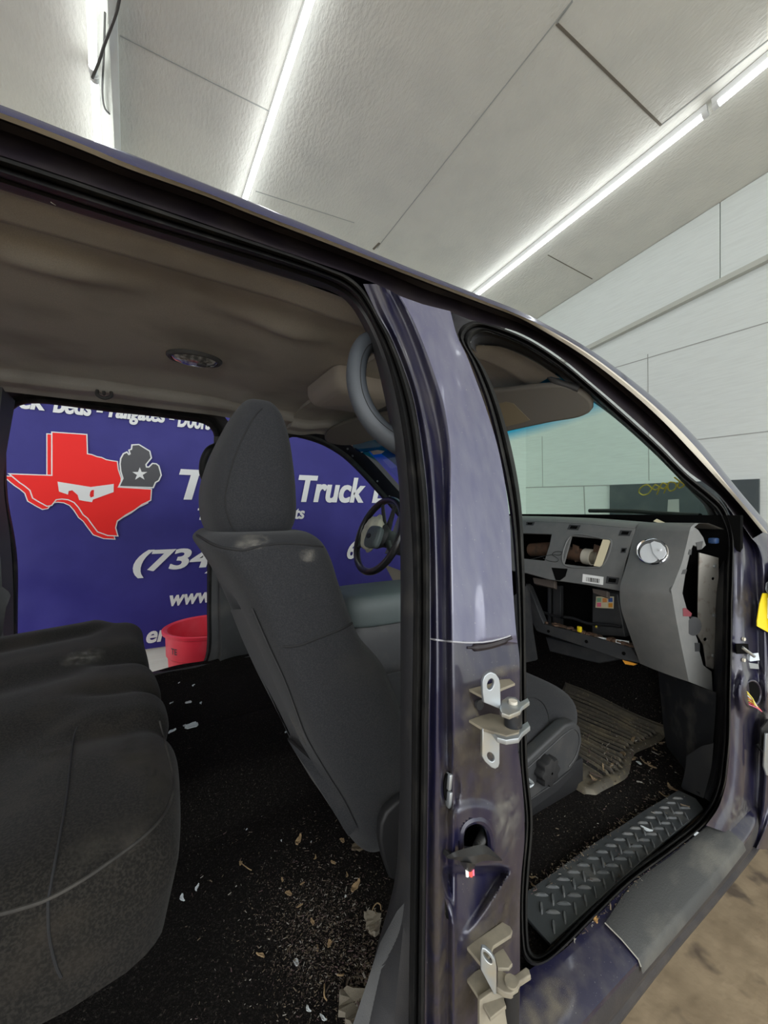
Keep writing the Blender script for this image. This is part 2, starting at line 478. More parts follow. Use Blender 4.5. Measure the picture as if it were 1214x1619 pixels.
def ribbon(name, p, q, w, n, m, parent, t=.003):
    p, q, n = V(p), V(q), V(n).normalized(); s = (q - p).normalized().cross(n) * w / 2
    bm = BM()
    a = [p - s, p + s, p + s + n * t, p - s + n * t]; b = [x + (q - p) for x in a]
    vs = add_loft(bm, [a, b], cu=True); bm.faces.new(vs[0]); bm.faces.new(vs[1][::-1])
    return obj(name, bm, m, parent, smooth=False)
for a, b, w, mm in (((880, 37), (1045, 198), .014, M_seamdark), ((1045, 198), (1300, -5), .008, M_seamgrey), ((596, 392), (905, 0), .006, M_seamgrey),
                    ((880, 37), (905, 2), .006, M_seamgrey), ((190, 56), (430, 178), .006, M_seamgrey), ((404, 302), (560, 352), .005, M_seamgrey),
                    ((866, 403), (936, 441), .007, M_seamdark), ((590, 394), (600, 384), .02, M_seamdark)):
    ribbon('ceiling_seam', on_ceil(*a), on_ceil(*b), w, -CN, mm, ceiling)
WN = V((-1, 0, 0))
def on_w(u, v, d=0.0): return on_x(u, v, XW - d)
for a, b, w, mm in (((960, 585), (1300, 484), .008, M_seamgrey), ((1085, 697), (1300, 672), .008, M_seamgrey), ((1024, 560), (1026, 760), .006, M_seamgrey),
                    ((857, 690), (858, 770), .006, M_seamgrey), ((830, 771), (1116, 763), .012, M_seamgrey), ((923, 768), (925, 815), .01, M_seamgrey)):
    ribbon('wall_seam', on_w(*a), on_w(*b), w, WN, mm, wall_front)
# upper plywood sheets stand proud above a ledge that follows the ceiling slope
sl = [on_w(820, 602), on_w(1300, 358)]
p0, p1 = on_w(933, 548), on_w(1214, 407)
slope = (p1.z - p0.z) / (p1.y - p0.y)
def ledge_z(y): return p0.z + slope * (y - p0.y)
bm = BM()
ya, yb_, ym = -4.0, YB + .05, on_w(1140, 380).y
for y0, y1 in ((ya, ym - .004), (ym + .004, yb_)):
    r0 = [(XW - .002, y0, ledge_z(y0)), (XW - .022, y0, ledge_z(y0)), (XW - .022, y0, ceil_z(y0) - .004), (XW - .002, y0, ceil_z(y0) - .004)]
    r1 = [(XW - .002, y1, ledge_z(y1)), (XW - .022, y1, ledge_z(y1)), (XW - .022, y1, ceil_z(y1) - .004), (XW - .002, y1, ceil_z(y1) - .004)]
    vs = add_loft(bm, [r0, r1], cu=True); bm.faces.new(vs[0]); bm.faces.new(vs[1][::-1])
obj('trim_1', bm, M_wall, smooth=False, kind='structure')
bm = BM()
r0, r1 = [[(XW - .002, y, ledge_z(y) - .045), (XW - .055, y, ledge_z(y) - .045), (XW - .055, y, ledge_z(y)), (XW - .002, y, ledge_z(y))] for y in (ya, yb_)]
vs = add_loft(bm, [r0, r1], cu=True); bm.faces.new(vs[0]); bm.faces.new(vs[1][::-1])
obj('trim_2', bm, mat('ledge_paint', (.50, .51, .46), .7), smooth=False, kind='structure')
# batten beside the first light
a, b = on_ceil(170, -30), on_ceil(182, 232); a2, b2 = on_ceil(188, -30), on_ceil(190, 232)
d = (b - a).normalized(); a -= d * 1.5; a2 -= d * 1.5; b += d * .6; b2 += d * .6
bm = BM(); r0 = [a, a2, a2 - CN * .09, a - CN * .09]; r1 = [b, b2, b2 - CN * .09, b - CN * .09]
vs = add_loft(bm, [r0, r1], cu=True); bm.faces.new(vs[0]); bm.faces.new(vs[1][::-1])
obj('trim_3', bm, M_wall, smooth=False, kind='structure')

# ------------------------------------------------------------------ tube lights (the room's lamps, then added fill tubes)
def tube_light(p, q, label, r=.019):
    p, q = V(p), V(q)
    t = thing('tube_light', label, 'light', (p + q) / 2, 'LED tube lights along the ceiling')
    d = (q - p).normalized(); s = d.cross(CN)
    bm = BM()
    r0 = [p + s * .014 + CN * .045, p - s * .014 + CN * .045, p - s * .010 + CN * .004, p + s * .010 + CN * .004]
    vs = add_loft(bm, [r0, [x + (q - p) for x in r0]], cu=True); bm.faces.new(vs[0]); bm.faces.new(vs[1][::-1])
    obj('housing', bm, M_lamp_white, t, smooth=False)
    c = -CN * .012
    obj('tube', tube([p + c + d * .03, q + c - d * .03], r, seg=12), M_tube, t)
    for e, k in ((p, 1), (q, -1)):
        obj('end_cap', tube([e + c, e + c + d * .03 * k], r * 1.1, seg=12), M_lamp_white, t)
    return t
TD = .05
l1 = on_ceil(149.5, 116, TD), on_ceil(155, 232, TD); l1d = (l1[1] - l1[0]).normalized()
tube_light(l1[0], l1[0] + l1d * 2.0, 'far LED tube light left of the hanging black cable, beside the white batten')
m0 = on_ceil(147.5, 112, TD); m1 = on_ceil(144, -4, TD); md = (m1 - m0).normalized()
tube_light(m0, m0 + md * 1.22, 'near LED tube light at the top left corner, crossed by the black cable')
a, b = on_ceil(386, 316, TD), on_ceil(490, -2, TD); d2 = (b - a).normalized()
tube_light(a - d2 * 1.1, b + d2 * .35, 'single slanting LED tube light in the middle of the ceiling, left of the bare panels')
a, b = on_ceil(752, 466, TD), on_ceil(1119, 175, TD); d3 = (b - a).normalized()
tube_light(a - d3 * .3, b, 'long LED tube light nearest the white plywood wall, meeting the truck roof')
c = on_ceil(1127, 168, TD); e = on_ceil(1225, 86, TD); d4 = (e - c).normalized()
tube_light(c, c + d4 * 1.22, 'short end of the LED tube run at the upper right edge, beyond the joint')
for x in (-2.9, -1.25, .95, 3.0):          # unseen tubes above and behind the camera, added as front fill
    tube_light((x, -.9, ceil_z(-.9) - TD), (x, -2.4, ceil_z(-2.4) - TD), 'LED tube light above the open side of the truck, out of the picture')
wire = [on_ceil(190, -8, .095), on_ceil(185, 16, .10), on_ceil(176, 42, .115), on_ceil(166, 68, .12), on_ceil(157, 96, .11), on_ceil(149, 116, .10), on_ceil(146, 123, .09)]
tag(obj('lamp_cable', tube(cr([tuple(p) for p in wire], 30), .007), M_cable, origin=wire[0]), 'black cable hanging slack from the batten to the joint of the left tube lights', 'cable')
wire = [on_ceil(166, 20, .02), on_ceil(164, 90, .03), on_ceil(162, 150, .03), on_ceil(166, 172, .02), on_ceil(173, 180, .0)]
tag(obj('lamp_wire', tube(cr([tuple(p) for p in wire], 24), .005), M_cable, origin=wire[0]), 'thin dark wire running along the white batten beside the left light', 'wire')

# ------------------------------------------------------------------ banner on the far wall
bz0, bz1 = on_y(245, 1024, YB).z, 2.75
bm = BM(); rows = []
nx, nz = 90, 30
for j in range(nz + 1):
    row = []
    for i in range(nx + 1):
        x = -2.3 + 5.2 * i / nx; z = bz0 + (bz1 - bz0) * j / nz
        w = 0.0
        for (fx, fz, ln, am, tl) in ((-.62, .95, .40, .010, .55), (-.60, .60, .45, .012, .4), (-.55, 1.95, .5, .008, .35), (-.2, .5, .3, .006, .5), (.1, 2.0, .4, .006, .4)):
            dd = (z - fz) + tl * (x - fx); al = (x - fx) / ln
            w += 1.7 * am * math.exp(-(dd / .035) ** 2) * math.exp(-al * al)
        row.append((x, YB - w - .002 * math.sin(x * 3 + z * 2), z))
    rows.append(row)
add_loft(bm, rows)
bm2 = [[(p[0], YB + .012, p[2]) for p in r] for r in rows]
banner = thing('banner', 'big purple-blue vinyl banner with red state shape and white lettering on the far wall', 'banner', (.3, YB, bz0))
obj('vinyl', bm, M_banner, banner, angle=None)
BN = V((0, -1, 0))
k = 1 / 3.52
def bp(*pts): return [(x * k, 620 + y * k) for x, y in pts]
TEX = bp((292, 225), (480, 238), (483, 345), (510, 350), (540, 362), (565, 366), (590, 378), (620, 384), (650, 388), (655, 430), (672, 480), (668, 520), (652, 531), (840, 542), (836, 600), (812, 612), (790, 622), (745, 655), (700, 680), (650, 715), (640, 755), (652, 798), (600, 795), (545, 775), (515, 735), (490, 700), (465, 680), (440, 640), (415, 612), (380, 596), (345, 592), (310, 596), (285, 628), (262, 632), (225, 612), (185, 588), (170, 545), (140, 520), (110, 500), (60, 458), (292, 466))
def bplate(outer, holes, m, layer, name, offset=0.0, dx=0.0, dz=0.0):
    p0 = V((0, YB - .013 - layer * .0012, 1.2))
    me = plate(outer, holes, p0, BN, .001, offset=offset)
    me.transform(Matrix.Translation((dx, 0, dz)))
    return obj(name, me, m, banner, smooth=False)
bplate(TEX, [], M_bwhite, 0, 'state_outline', .010, -.022, -.018)
bplate(TEX, [], M_bred, 1, 'state_shadow', .004, -.022, -.018)
bplate(TEX, [], M_bwhite, 2, 'state_outline', .007)
bplate(TEX, [], M_bred, 3, 'state_shape')
MIT = bp((738, 297), (772, 295), (800, 312), (830, 330), (838, 365), (822, 385), (808, 402), (812, 420), (830, 420), (850, 400), (868, 402), (880, 412), (888, 440), (893, 462), (880, 490), (862, 500), (850, 528), (668, 522), (688, 480), (676, 440), (672, 400), (676, 370), (690, 345), (705, 338), (716, 352), (728, 345), (722, 325), (735, 320))
bplate(MIT, [], M_bwhite, 4, 'mitten_outline', .009)
bplate(MIT, [], M_bgrey, 5, 'mitten_shape')
star = [(778 + (44 if i % 2 == 0 else 17) * math.sin(math.pi * i / 5), 456 - (38 if i % 2 == 0 else 15) * math.cos(math.pi * i / 5)) for i in range(10)]
bplate(bp(*star), [], M_bwhite, 6, 'star')
BED = bp((320, 498), (505, 528), (633, 511), (632, 556), (517, 598), (512, 612), (470, 606), (440, 600), (432, 572), (402, 546), (382, 550), (378, 570), (328, 553))
bplate(BED, [bp((502, 556), (510, 545), (523, 544), (522, 580), (505, 587), (499, 575))], M_bwhite, 7, 'truck_bed_shape')
def btext(s, x0, x1, z0, z1, sh=.25, of=.024):
    bm = BM(); h_ = (z1 - z0) * .016
    for k_ in (-1, 0, 1):
        add_text(bm, s, x0 + h_ * (k_ + 1), x1 + h_ * (k_ - 1), z0, z1, lambda a, b, c: V((a, YB - .0155 + .0002 * k_ + (.001 if c < 0 else 0), b)), sh, of)
    return obj('lettering', bm, M_bwhite, banner, smooth=False)
btext('Texas', .184, .99, 1.443, 1.68); btext('Truck', 1.125, 1.80, 1.437, 1.68); btext('LLC', 1.87, 2.42, 1.437, 1.68)
btext('(734)', -.115, .50, .865, 1.07); btext('6', 1.60, 1.70, .90, 1.07)
btext('www', .120, .425, .634, .716); btext('er', -.032, .115, .377, .465)
btext('T', .312, .40, 1.288, 1.38); btext('ts', 1.09, 1.185, 1.288, 1.38)
btext('Truck', -.93, -.595, 2.02, 2.15); btext('Beds -', -.566, -.29, 2.015, 2.15); btext('Tailgates -', -.27, .155, 1.985, 2.14); btext('Doors', .172, .41, 2.00, 2.135)
btext('our', 1.12, 1.25, 2.01, 2.11); btext('Axles -', 1.66, 2.02, 1.975, 2.12)

# red bin standing in front of the banner
bx, by = on_y(331, 1000, 2.75).x, 2.75
zt = on_y(331, 987, 2.75).z
prof = [(0, .02), (.19, 0), (.205, .015), (.215, .15), (.236, zt - .17), (.236, zt - .165), (.246, zt - .155), (.249, zt - .05), (.249, zt - .03), (.268, zt - .022), (.27, zt - .004), (.262, zt), (.24, zt - .006), (.235, zt - .05), (.225, zt - .17), (.20, .05), (0, .045)]
bm = BM(); add_loft(bm, [[(bx + r * math.cos(t), by + r * math.sin(t), z) for t in [2 * math.pi * i / 56 for i in range(56)]] for r, z in prof if r > 0], cu=True)
bmv = bm.verts; bm.verts.ensure_lookup_table(); cap(bm, bm.verts[0:56]); cap(bm, bm.verts[-56:])
bin_ = thing('trash_bin', 'red round plastic trash bin with rolled rim on the shop floor before the banner', 'bin', (bx, by, 0))
obj('barrel', bm, M_red, bin_)
for a0 in (math.radians(-65), math.radians(115)):
    c = V((bx + .262 * math.cos(a0), by + .262 * math.sin(a0), zt - .09)); t = V((-math.sin(a0), math.cos(a0), 0)); o_ = V((math.cos(a0), math.sin(a0), 0))
    obj('handle', tube(cr([tuple(p) for p in (c - t * .07 - o_ * .02 + V((0, 0, .05)), c - t * .06 + o_ * .025, c + o_ * .035, c + t * .06 + o_ * .025, c + t * .07 - o_ * .02 + V((0, 0, .05)))], 20), .012), M_red, bin_)
bm = BM(); a0 = math.radians(-152)
add_text(bm, 'TE', 0, .05, 0, .035, lambda a, b, c: V((bx + (.2505 + .0005 * (c > 0)) * math.cos(a0 + a / .25), by + (.2505 + .0005 * (c > 0)) * math.sin(a0 + a / .25), zt - .115 + b)), 0, .01)
obj('lettering', bm, M_bgrey, bin_, smooth=False)

# board leaning on the plywood wall, seen through the windshield
bd = thing('wall_board', 'dark grey board against the white plywood wall, seen through the windshield', 'board', on_w(1010, 800) * 1.0)
x_ = XW - .03
obj('panel', plate([(963.5, 767), (1200, 757), (1200, 900), (963.5, 900)], [], (x_, 2.2, 1.5), WN, .02, bevel=.002), M_board, bd, smooth=False)
obj('sheet_strip', plate([(1056, 790), (1073, 789), (1075, 880), (1050, 880)], [], (x_ - .003, 2.2, 1.5), WN, .002), M_seamgrey, bd, smooth=False)

# ------------------------------------------------------------------ the truck
TR = thing('pickup_truck', 'stripped dark navy crew cab pickup truck with its side doors taken off', 'truck', (.4, YC, 0))
h0 = [(-80, 140), (0, 166), (132, 217.5), (189.5, 237), (329.5, 292), (400, 320), (520, 370), (638.6, 420), (752, 465), (820, 491), (857, 510), (932, 552), (1007, 607), (1060, 652), (1107, 700), (1172, 780), (1214, 829), (1250, 872)]
h1 = [(-80, 151), (0, 178), (132, 229), (198, 257), (330, 306), (400, 334.5), (520, 380), (640, 428), (752, 471), (820, 498), (852, 513), (926, 556), (1000, 612), (1052, 658), (1099, 706), (1166, 786), (1205, 832), (1240, 876)]
h2 = [(-80, 160), (0, 187), (132, 238), (198, 265), (330, 312), (400, 340), (520, 386), (640, 433), (752, 476), (820, 502), (850, 518), (922, 562), (995, 618), (1046, 664), (1092, 712), (1162, 789), (1201, 836), (1236, 880)]
h3 = [(-80, 222), (0, 245.5), (132, 289), (198, 311.5), (330, 356), (400, 380.6), (480, 408), (592, 448), (653, 478), (700, 489), (742, 505), (820, 526), (887, 566), (932, 603), (987, 650), (1042, 700), (1087, 745), (1134, 780), (1160, 812), (1189, 852)]
N1 = 120
R0, R1, R2, R3 = cr(h0, N1), cr(h1, N1), cr(h2, N1), cr(h3, N1)
def sidepx(px, off): return [side(u, v, off) for u, v in px]
def run_back(ring, d=.9): return [V((ring[0].x - d, ring[0].y, ring[0].z)), V((ring[0].x - d * .4, ring[0].y, ring[0].z))] + list(ring)
g0, g1, g2 = run_back(sidepx(R0, .012)), run_back(sidepx(R1, .0)), run_back(sidepx(R2, .010))
# roof: from the near rail over the crown to the far rail
def mirror(p): return V((p.x, 2 * YC - p.y, p.z))
roof_rings = [g1, [a.lerp(b, .5) + V((0, -.004, .002)) for a, b in zip(g0, g1)], g0]
NR = 80                                   # the roof ends where the windshield begins
rr = []
for t in [i / 16 for i in range(17)]:
    rr.append([V((p.x, lerp(p.y + .012, 2 * YC - p.y - .012, t), p.z + .003 + .045 * (1 - (2 * t - 1) ** 4))) for p in g0[:NR]])
bm = BM(); add_loft(bm, rr); add_loft(bm, roof_rings)
add_loft(bm, [[mirror(p) for p in r] for r in roof_rings])
obj('roof_panel', bm, M_paint_clean, TR)
obj('roof_moulding', loft([g1, [a.lerp(b, .5) + V((0, -.003, 0)) for a, b in zip(g1, g2)], g2]), M_cream, TR)
ch = [g2] + [run_back(r) for r in (sidepx(cr(mixpx(R2, R3, .06), N1), .045), sidepx(cr(mixpx(R2, R3, .3), N1), .055), sidepx(cr(mixpx(R2, R3, .62), N1), .050), sidepx(cr(mixpx(R2, R3, .88), N1), .044), sidepx(R3, .03))]
obj('door_header', loft(ch), M_channel, TR)

# B-pillar: a dense grid between the two door openings
pa = [(574, 449), (587, 477), (599, 501), (614, 526), (636, 578), (653.4, 632), (668, 720), (677, 810), (679.5, 1010), (677, 1150), (675, 1300), (673, 1450), (671, 1619), (669, 1740)]
pb = [(594, 449), (606, 480), (621, 516), (643.5, 568), (663, 630), (680, 720), (687, 810), (692, 1010), (692, 1150), (690, 1300), (690, 1450), (690, 1619), (690, 1740)]
pc = [(612, 457), (628, 490), (641, 519), (661, 573), (679, 630), (696, 710), (701, 810), (703, 1010), (705, 1150), (706, 1300), (706, 1450), (706, 1619), (706, 1740)]
pd = [(632, 468), (646, 492), (658, 516), (683, 580), (702, 642), (712, 712), (712, 810), (716, 1010), (718, 1150), (720, 1300), (720, 1450), (720, 1619), (720, 1740)]
pe = [(668, 481), (690, 510), (712, 560), (730, 620), (745, 700), (757, 810), (762, 1010), (766, 1150), (770, 1300), (770, 1450), (770, 1619), (770, 1740)]
pf = [(712, 492), (722.6, 531), (737, 561), (752, 600), (767, 642), (788, 712), (804.5, 810), (809.5, 910), (816, 1000), (821, 1040), (821, 1120), (818, 1178), (822, 1207), (827, 1257), (829, 1300), (829, 1330), (824, 1385), (822, 1427), (822, 1531), (822, 1640), (822, 1740)]
cols = [pa, pb, pc, pd, pe, pf]
offs = [.012, -.004, .016, -.006, -.004, .0]
cols = [cr(c, 240) for c in cols]
def sstep(a, b, x):
    t = max(0.0, min(1.0, (x - a) / (b - a))); return t * t * (3 - 2 * t)
def tri_in(u, v):
    """inside the triangular press below the wiring hole"""
    L_ = lerp(700, 725, max(0, min(1, (v - 1375) / 115))); R_ = lerp(803, 727, max(0, min(1, (v - 1372) / 118)))
    return sstep(1368, 1382, v) * sstep(1492, 1480, v) * sstep(L_ - 5, L_ + 6, u) * sstep(R_ + 10, R_ - 8, u)
def pillar_off(u, v, s, base):
    o = base
    if s > .55:
        k_ = sstep(.55, .66, s)
        o += -.008 * sstep(1026, 1014, v - (u - 740) * -.12) * k_ * sstep(900, 1000, v)
    o += .030 * tri_in(u, v) * max(.12, 1 - (v - 1372) / 118)
    if .11 < s < .33: o -= .012 * math.sin(math.pi * (s - .11) / .22) * sstep(1150, 1230, v)
    d = math.hypot((u - 752) / 46, (v - 1322) / 46)
    o += -.006 * sstep(1.35, .95, d)
    d2 = math.hypot((u - 712) / 14, (v - 1247) / 30)
    o += .006 * sstep(1.2, .9, d2)
    # the forward edge rolls away low down
    o += .010 * sstep(1290, 1400, v) * sstep(.72, 1.0, s)
    return o
hole_px = [(727, 1345), (727, 1318), (733, 1303), (744, 1296), (757, 1295), (768, 1303), (774, 1316), (776, 1345)]
rows = []; pxrows = []
NV, NS = 300, 72
for i in range(NV + 1):
    tt = i / NV
    row = []; prow = []
    us, vs_ = [], []
    for c in cols:
        v = lerp(c[0][1], 1740, tt); vs_.append(v); us.append(at_v(c, v))
    key = [0, .11, .22, .32, .62, 1.0]
    for j in range(NS + 1):
        s = j / NS
        q = 0
        while q < 4 and s > key[q + 1]: q += 1
        w = (s - key[q]) / (key[q + 1] - key[q])
        ws = w * w * (3 - 2 * w)
        u, v = lerp(us[q], us[q + 1], w), lerp(vs_[q], vs_[q + 1], w)
        o = pillar_off(u, v, s, lerp(offs[q], offs[q + 1], ws))
        row.append(side(u, v, o)); prow.append((u, v))
    row += [row[-1] + V((.004, .012, 0)), row[-1] + V((.001, .055, 0))]
    prow += [(9999, 0)] * 2
    rows.append(row); pxrows.append(prow)
bm = BM(); vsg = add_loft(bm, rows)
bm.faces.ensure_lookup_table()
for i in range(NV):                      # film above the seam, paler to paint in the ceiling's reflection
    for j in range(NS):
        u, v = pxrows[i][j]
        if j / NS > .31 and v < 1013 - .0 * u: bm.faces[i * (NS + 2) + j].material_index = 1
def in_poly(x, y, P):
    c = False
    for (x0, y0), (x1, y1) in zip(P, P[1:] + P[:1]):
        if (y0 > y) != (y1 > y) and x < (x1 - x0) * (y - y0) / (y1 - y0) + x0: c = not c
    return c
kill = []
for i in range(NV + 1):
    for j in range(NS + 1):
        if in_poly(*pxrows[i][j], hole_px): kill.append(vsg[i][j])
bmesh.ops.delete(bm, geom=kill, context='VERTS')
pillar = obj('center_pillar', bm, [M_paint, M_sheen_film], TR, angle=60)
PB = bvh_of(pillar)
def on_pillar(u, v, lift=0.0):
    q = cast(PB, u, v, lift)
    return q if q is not None else side(u, v, -lift)
hp = [side(u, v, -.006) for u, v in cr(hole_px, 40)]
bm = BM(); add_tube(bm, hp + [side(u, v, -.006) for u, v in cr([(776, 1345), (752, 1347), (727, 1345)], 20)], .006, closed=True)
obj('hole_rim', bm, M_paint, pillar)
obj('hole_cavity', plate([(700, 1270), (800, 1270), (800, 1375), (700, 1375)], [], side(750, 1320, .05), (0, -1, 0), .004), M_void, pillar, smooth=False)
obj('pillar_seam', tube([on_pillar(u, v, .0005) for u, v in cr([(680, 1010), (700, 1013), (722, 1015), (745, 1016), (770, 1014), (790, 1010), (806, 1005)], 40)], .0014, seg=6), mat('seam_sealer', (.35, .35, .38), .6), pillar)
obj('pillar_ledge', tube([on_pillar(u, v, .0) for u, v in cr([(738, 1024), (760, 1023), (785, 1017), (808, 1008)], 20)], [.002] * 3 + [.006] * 14 + [.003] * 3, seg=8), M_channel, pillar)
for a_ in ((760, 1170, 60, 34, M_tandust, -.2), (790, 1062, 34, 10, M_tandust, -.25), (752, 1120, 26, 44, M_tandust, 0), (730, 1560, 50, 110, M_mud, 0), (790, 1440, 36, 70, M_mud, .3), (700, 1290, 22, 40, M_mud, 0), (775, 1480, 50, 30, M_tandust, -.6), (690, 1480, 20, 160, M_mud, 0), (745, 1215, 60, 60, M_mud, 0), (800, 1290, 24, 60, M_dust, 0)):
    dust(PB, *a_[:4], a_[4], pillar, a_[5])
# little slot with two clips
obj('slot_plate', plate(ell(712, 1247, 10.5, 25, 28), [], on_pillar(712, 1247, -.004), (-.1, -1, .02), .004), M_void, pillar)
for v in (1234, 1262):
    p = on_pillar(712, v, .003); obj('slot_clip', box(p, (.006, .01, .022), .002, Matrix.Rotation(.12, 3, 'Y')), M_metal, pillar)
obj('tear_hole', plate([(703, 1420), (708, 1440), (711, 1456), (706, 1452), (701, 1440)], [], on_pillar(706, 1438, .002), (-.15, -1, .05), .002), M_void, pillar, smooth=False)
# wiring taped off in the hole
c0 = [side(759, 1300, .04), side(763, 1312, .03), side(762, 1324, .008), side(757, 1335, -.008), side(754, 1342, -.014)]
pth = cr([tuple(p) for p in c0], 60)
harness = obj('wiring_harness', tube(pth, [.0062 if i % 3 else .0074 for i in range(60)], seg=10), M_tape, TR)
rng = random.Random(3)
def tp(u, v, o): return side(u, v, o)
Lw, Rw = [tp(705, 1354, -.012), tp(718, 1347, -.022), tp(740, 1340, -.03), tp(757, 1336, -.03), tp(768, 1337, -.026), tp(782, 1348, -.018), tp(792, 1358, -.012)], None
Lo = [tp(708, 1358, -.012), tp(722, 1360, -.026), tp(738, 1366, -.036), tp(752, 1366, -.04), tp(762, 1362, -.034), tp(778, 1361, -.022), tp(791, 1361, -.012)]
bk = [p + V((0, .022, -.002)) for p in Lo]
bm = BM(); add_loft(bm, [cr([tuple(p) for p in r], 30) for r in (Lw, [a.lerp(b, .5) + V((0, -.004, .002)) for a, b in zip(Lw, Lo)], Lo, [a.lerp(b, .5) for a, b in zip(Lo, bk)], bk)])
add_loft(bm, [cr([tuple(p) for p in (tp(727, 1363, -.03), tp(740, 1364, -.042), tp(752, 1366, -.034))], 10), cr([tuple(p) for p in (tp(735, 1375, -.026), tp(742, 1377, -.036), tp(749, 1375, -.028))], 10), cr([tuple(p) for p in (tp(738, 1379, -.02), tp(743, 1380, -.028), tp(748, 1378, -.022))], 10)])
obj('tape_wrap', bm, M_tape, harness)
for i, (u, mm) in enumerate(((738, M_white), (741, M_wred), (744, M_wred), (747, M_pink_chip))):
    obj('wire_end', tube([tp(u, 1374, -.028), tp(u + .6, 1386 - (i % 2) * 2, -.03)], .0022, seg=8), mm, harness)

# ------------------------------------------------------------------ door seals and trim of the near side
so = [(-80, 222), (0, 245.5), (198, 311.5), (400, 380.6), (480, 408), (520, 424), (547, 435), (569, 452), (587, 477), (599, 501), (614, 526), (636, 578), (653, 632), (668, 720), (677, 810), (679.5, 1010), (677, 1150), (675, 1300), (673, 1450), (671, 1619), (669, 1740)]
si = [(-80, 255), (0, 281), (198, 345), (400, 405), (480, 430), (518, 443), (542, 455), (561, 470), (576, 492), (588, 513), (608, 560), (624, 618), (638, 692), (648, 800), (653, 900), (653, 1010), (651, 1150), (650, 1300), (648, 1450), (646, 1619), (644, 1740)]
sb = [(-80, 275), (0, 300), (198, 361), (400, 424), (476, 447), (515, 458), (540, 470), (556, 486), (568, 505), (578, 525), (594, 570), (606, 620), (618, 680), (630, 760), (633, 900), (633, 1010), (633, 1150), (631, 1280), (624, 1390), (598, 1490), (560, 1640)]
N2 = 220
def seal_part(name, outer, inner, oo, oi, parent, m, fn=side, closed=False):
    A = cr([(p[0], p[1]) for p in outer], N2, closed); B = cr([(p[0], p[1]) for p in inner], N2, closed)
    prof = [(0, .014), (.06, -.004), (.22, -.016), (.38, -.010), (.46, .006), (.54, -.004), (.72, -.012), (.9, 0.0), (1.0, .024)]
    rings = []
    for t, d in prof:
        rings.append([fn(lerp(a[0], b[0], t), lerp(a[1], b[1], t), (oo(i / N2) if callable(oo) else oo) * (1 - t) + (oi(i / N2) if callable(oi) else oi) * t + d) for i, (a, b) in enumerate(zip(A, B))])
    if fn is side and not closed: rings = [run_back(r) for r in rings]
    return obj(name, loft(rings, cu=closed), m, parent, angle=60)
def header_oo(s): return lerp(.032, .006, sstep(.28, .42, s))
rear_seal = seal_part('door_seal', so, si, header_oo, lambda s: header_oo(s) + .012, TR, M_seal)
A, B = cr(si, N2), cr(sb, N2)
bo = lambda i: header_oo(i / N2) + .03
obj('pillar_trim', loft([run_back([side(lerp(a[0], b[0], t), lerp(a[1], b[1], t), lerp(bo(i), d1, t)) for i, (a, b) in enumerate(zip(A, B))]) for t, d1 in ((0, .05), (.35, .062), (.8, .085), (.97, .10), (1.0, .13))]), M_trim, TR)
hpx = [(612, 548), (596, 541), (580, 543), (569, 558), (564, 578), (563, 598), (567, 622), (576, 646), (590, 668), (608, 686), (628, 700), (642, 708)]
hof = [.115, .10, .098, .098, .098, .098, .098, .098, .098, .098, .095, .10]
hpt = cr([tuple(side(u, v, o)) for (u, v), o in zip(hpx, hof)], 60)
gh = obj('grab_handle', tube(hpt, [.0195 + .003 * abs(2 * i / 59 - 1) ** 2 for i in range(60)], seg=18), M_handle, TR)
GHB = bvh_of(gh)
seam_on('handle_seam', GHB, [(598, 541), (584, 545), (574, 560), (570, 580), (570, 600), (574, 622), (584, 645), (598, 664), (614, 678), (630, 688)], .0009, M_thread, gh, 50)
obj('handle_foot', tube([V(hpt[0]) + V((.03, .01, 0)), hpt[1]], [.018, .021], seg=14), M_black, gh)
# paint chips along the header band
rng = random.Random(11)
for u0, v0 in ((5, 290), (84, 322), (117, 325), (135, 329), (186, 345), (205, 349), (268, 372), (272, 374), (311, 384), (326, 390), (340, 393), (380, 405), (396, 409), (122, 321), (278, 378)):
    c = side(u0, v0, .072); l = rng.uniform(.003, .008)
    d = (side(u0 + 8, v0 + 5, .074) - c).normalized()
    obj('scratch_mark', tube([c - d * l * .5, c + d * l * .5], [.0009, .0004], seg=5), M_seamgrey, TR)

fo = [(724, 528, .02), (730, 516, .02), (740, 510, .025), (752, 508, .03), (782, 515, .03), (832, 535, .03), (887, 570, .03), (932, 607, .03), (987, 655, .03), (1042, 705, .03), (1087, 750, .03), (1127, 782, .025), (1145, 800, .02), (1154, 821, .02), (1160, 848, .02), (1160, 902, .02), (1158, 957, .02), (1158, 1000, .02), (1156, 1092, .02), (1154.6, 1173, .02), (1151, 1213, .025), (1148, 1240, .03), (1135, 1278, .038), (1112, 1308, .045), (1063, 1347, .045), (998, 1395, .045), (934, 1457, .045), (885, 1506, .045), (860, 1524, .045), (843, 1527, .045), (829, 1515, .045), (824, 1490, .045), (822, 1427, .045), (824, 1385, .045), (830, 1300, .045), (822, 1207, .045), (820, 1100, .045), (819, 1000, .04), (815, 910, .03), (806, 810, .03), (789, 720, .025), (767, 632, .02), (742, 568, .02), (728, 540, .02)]
fi = [(744, 548), (745, 536), (752, 529), (765, 524), (785, 529), (832, 549), (880, 580), (924, 616), (976, 664), (1031, 714), (1076, 759), (1115, 793), (1132, 809), (1142, 828), (1149, 850), (1149, 902), (1148, 957), (1147, 1000), (1145, 1092), (1142, 1173), (1138, 1210), (1134, 1236), (1122, 1268), (1102, 1295), (1056, 1332), (990, 1382), (926, 1443), (877, 1492), (858, 1507), (846, 1509), (838, 1500), (835, 1480), (834, 1427), (836, 1385), (842, 1300), (834, 1207), (832, 1100), (831, 1000), (829, 900), (824, 800), (811, 720), (790, 642), (766, 583), (750, 560)]
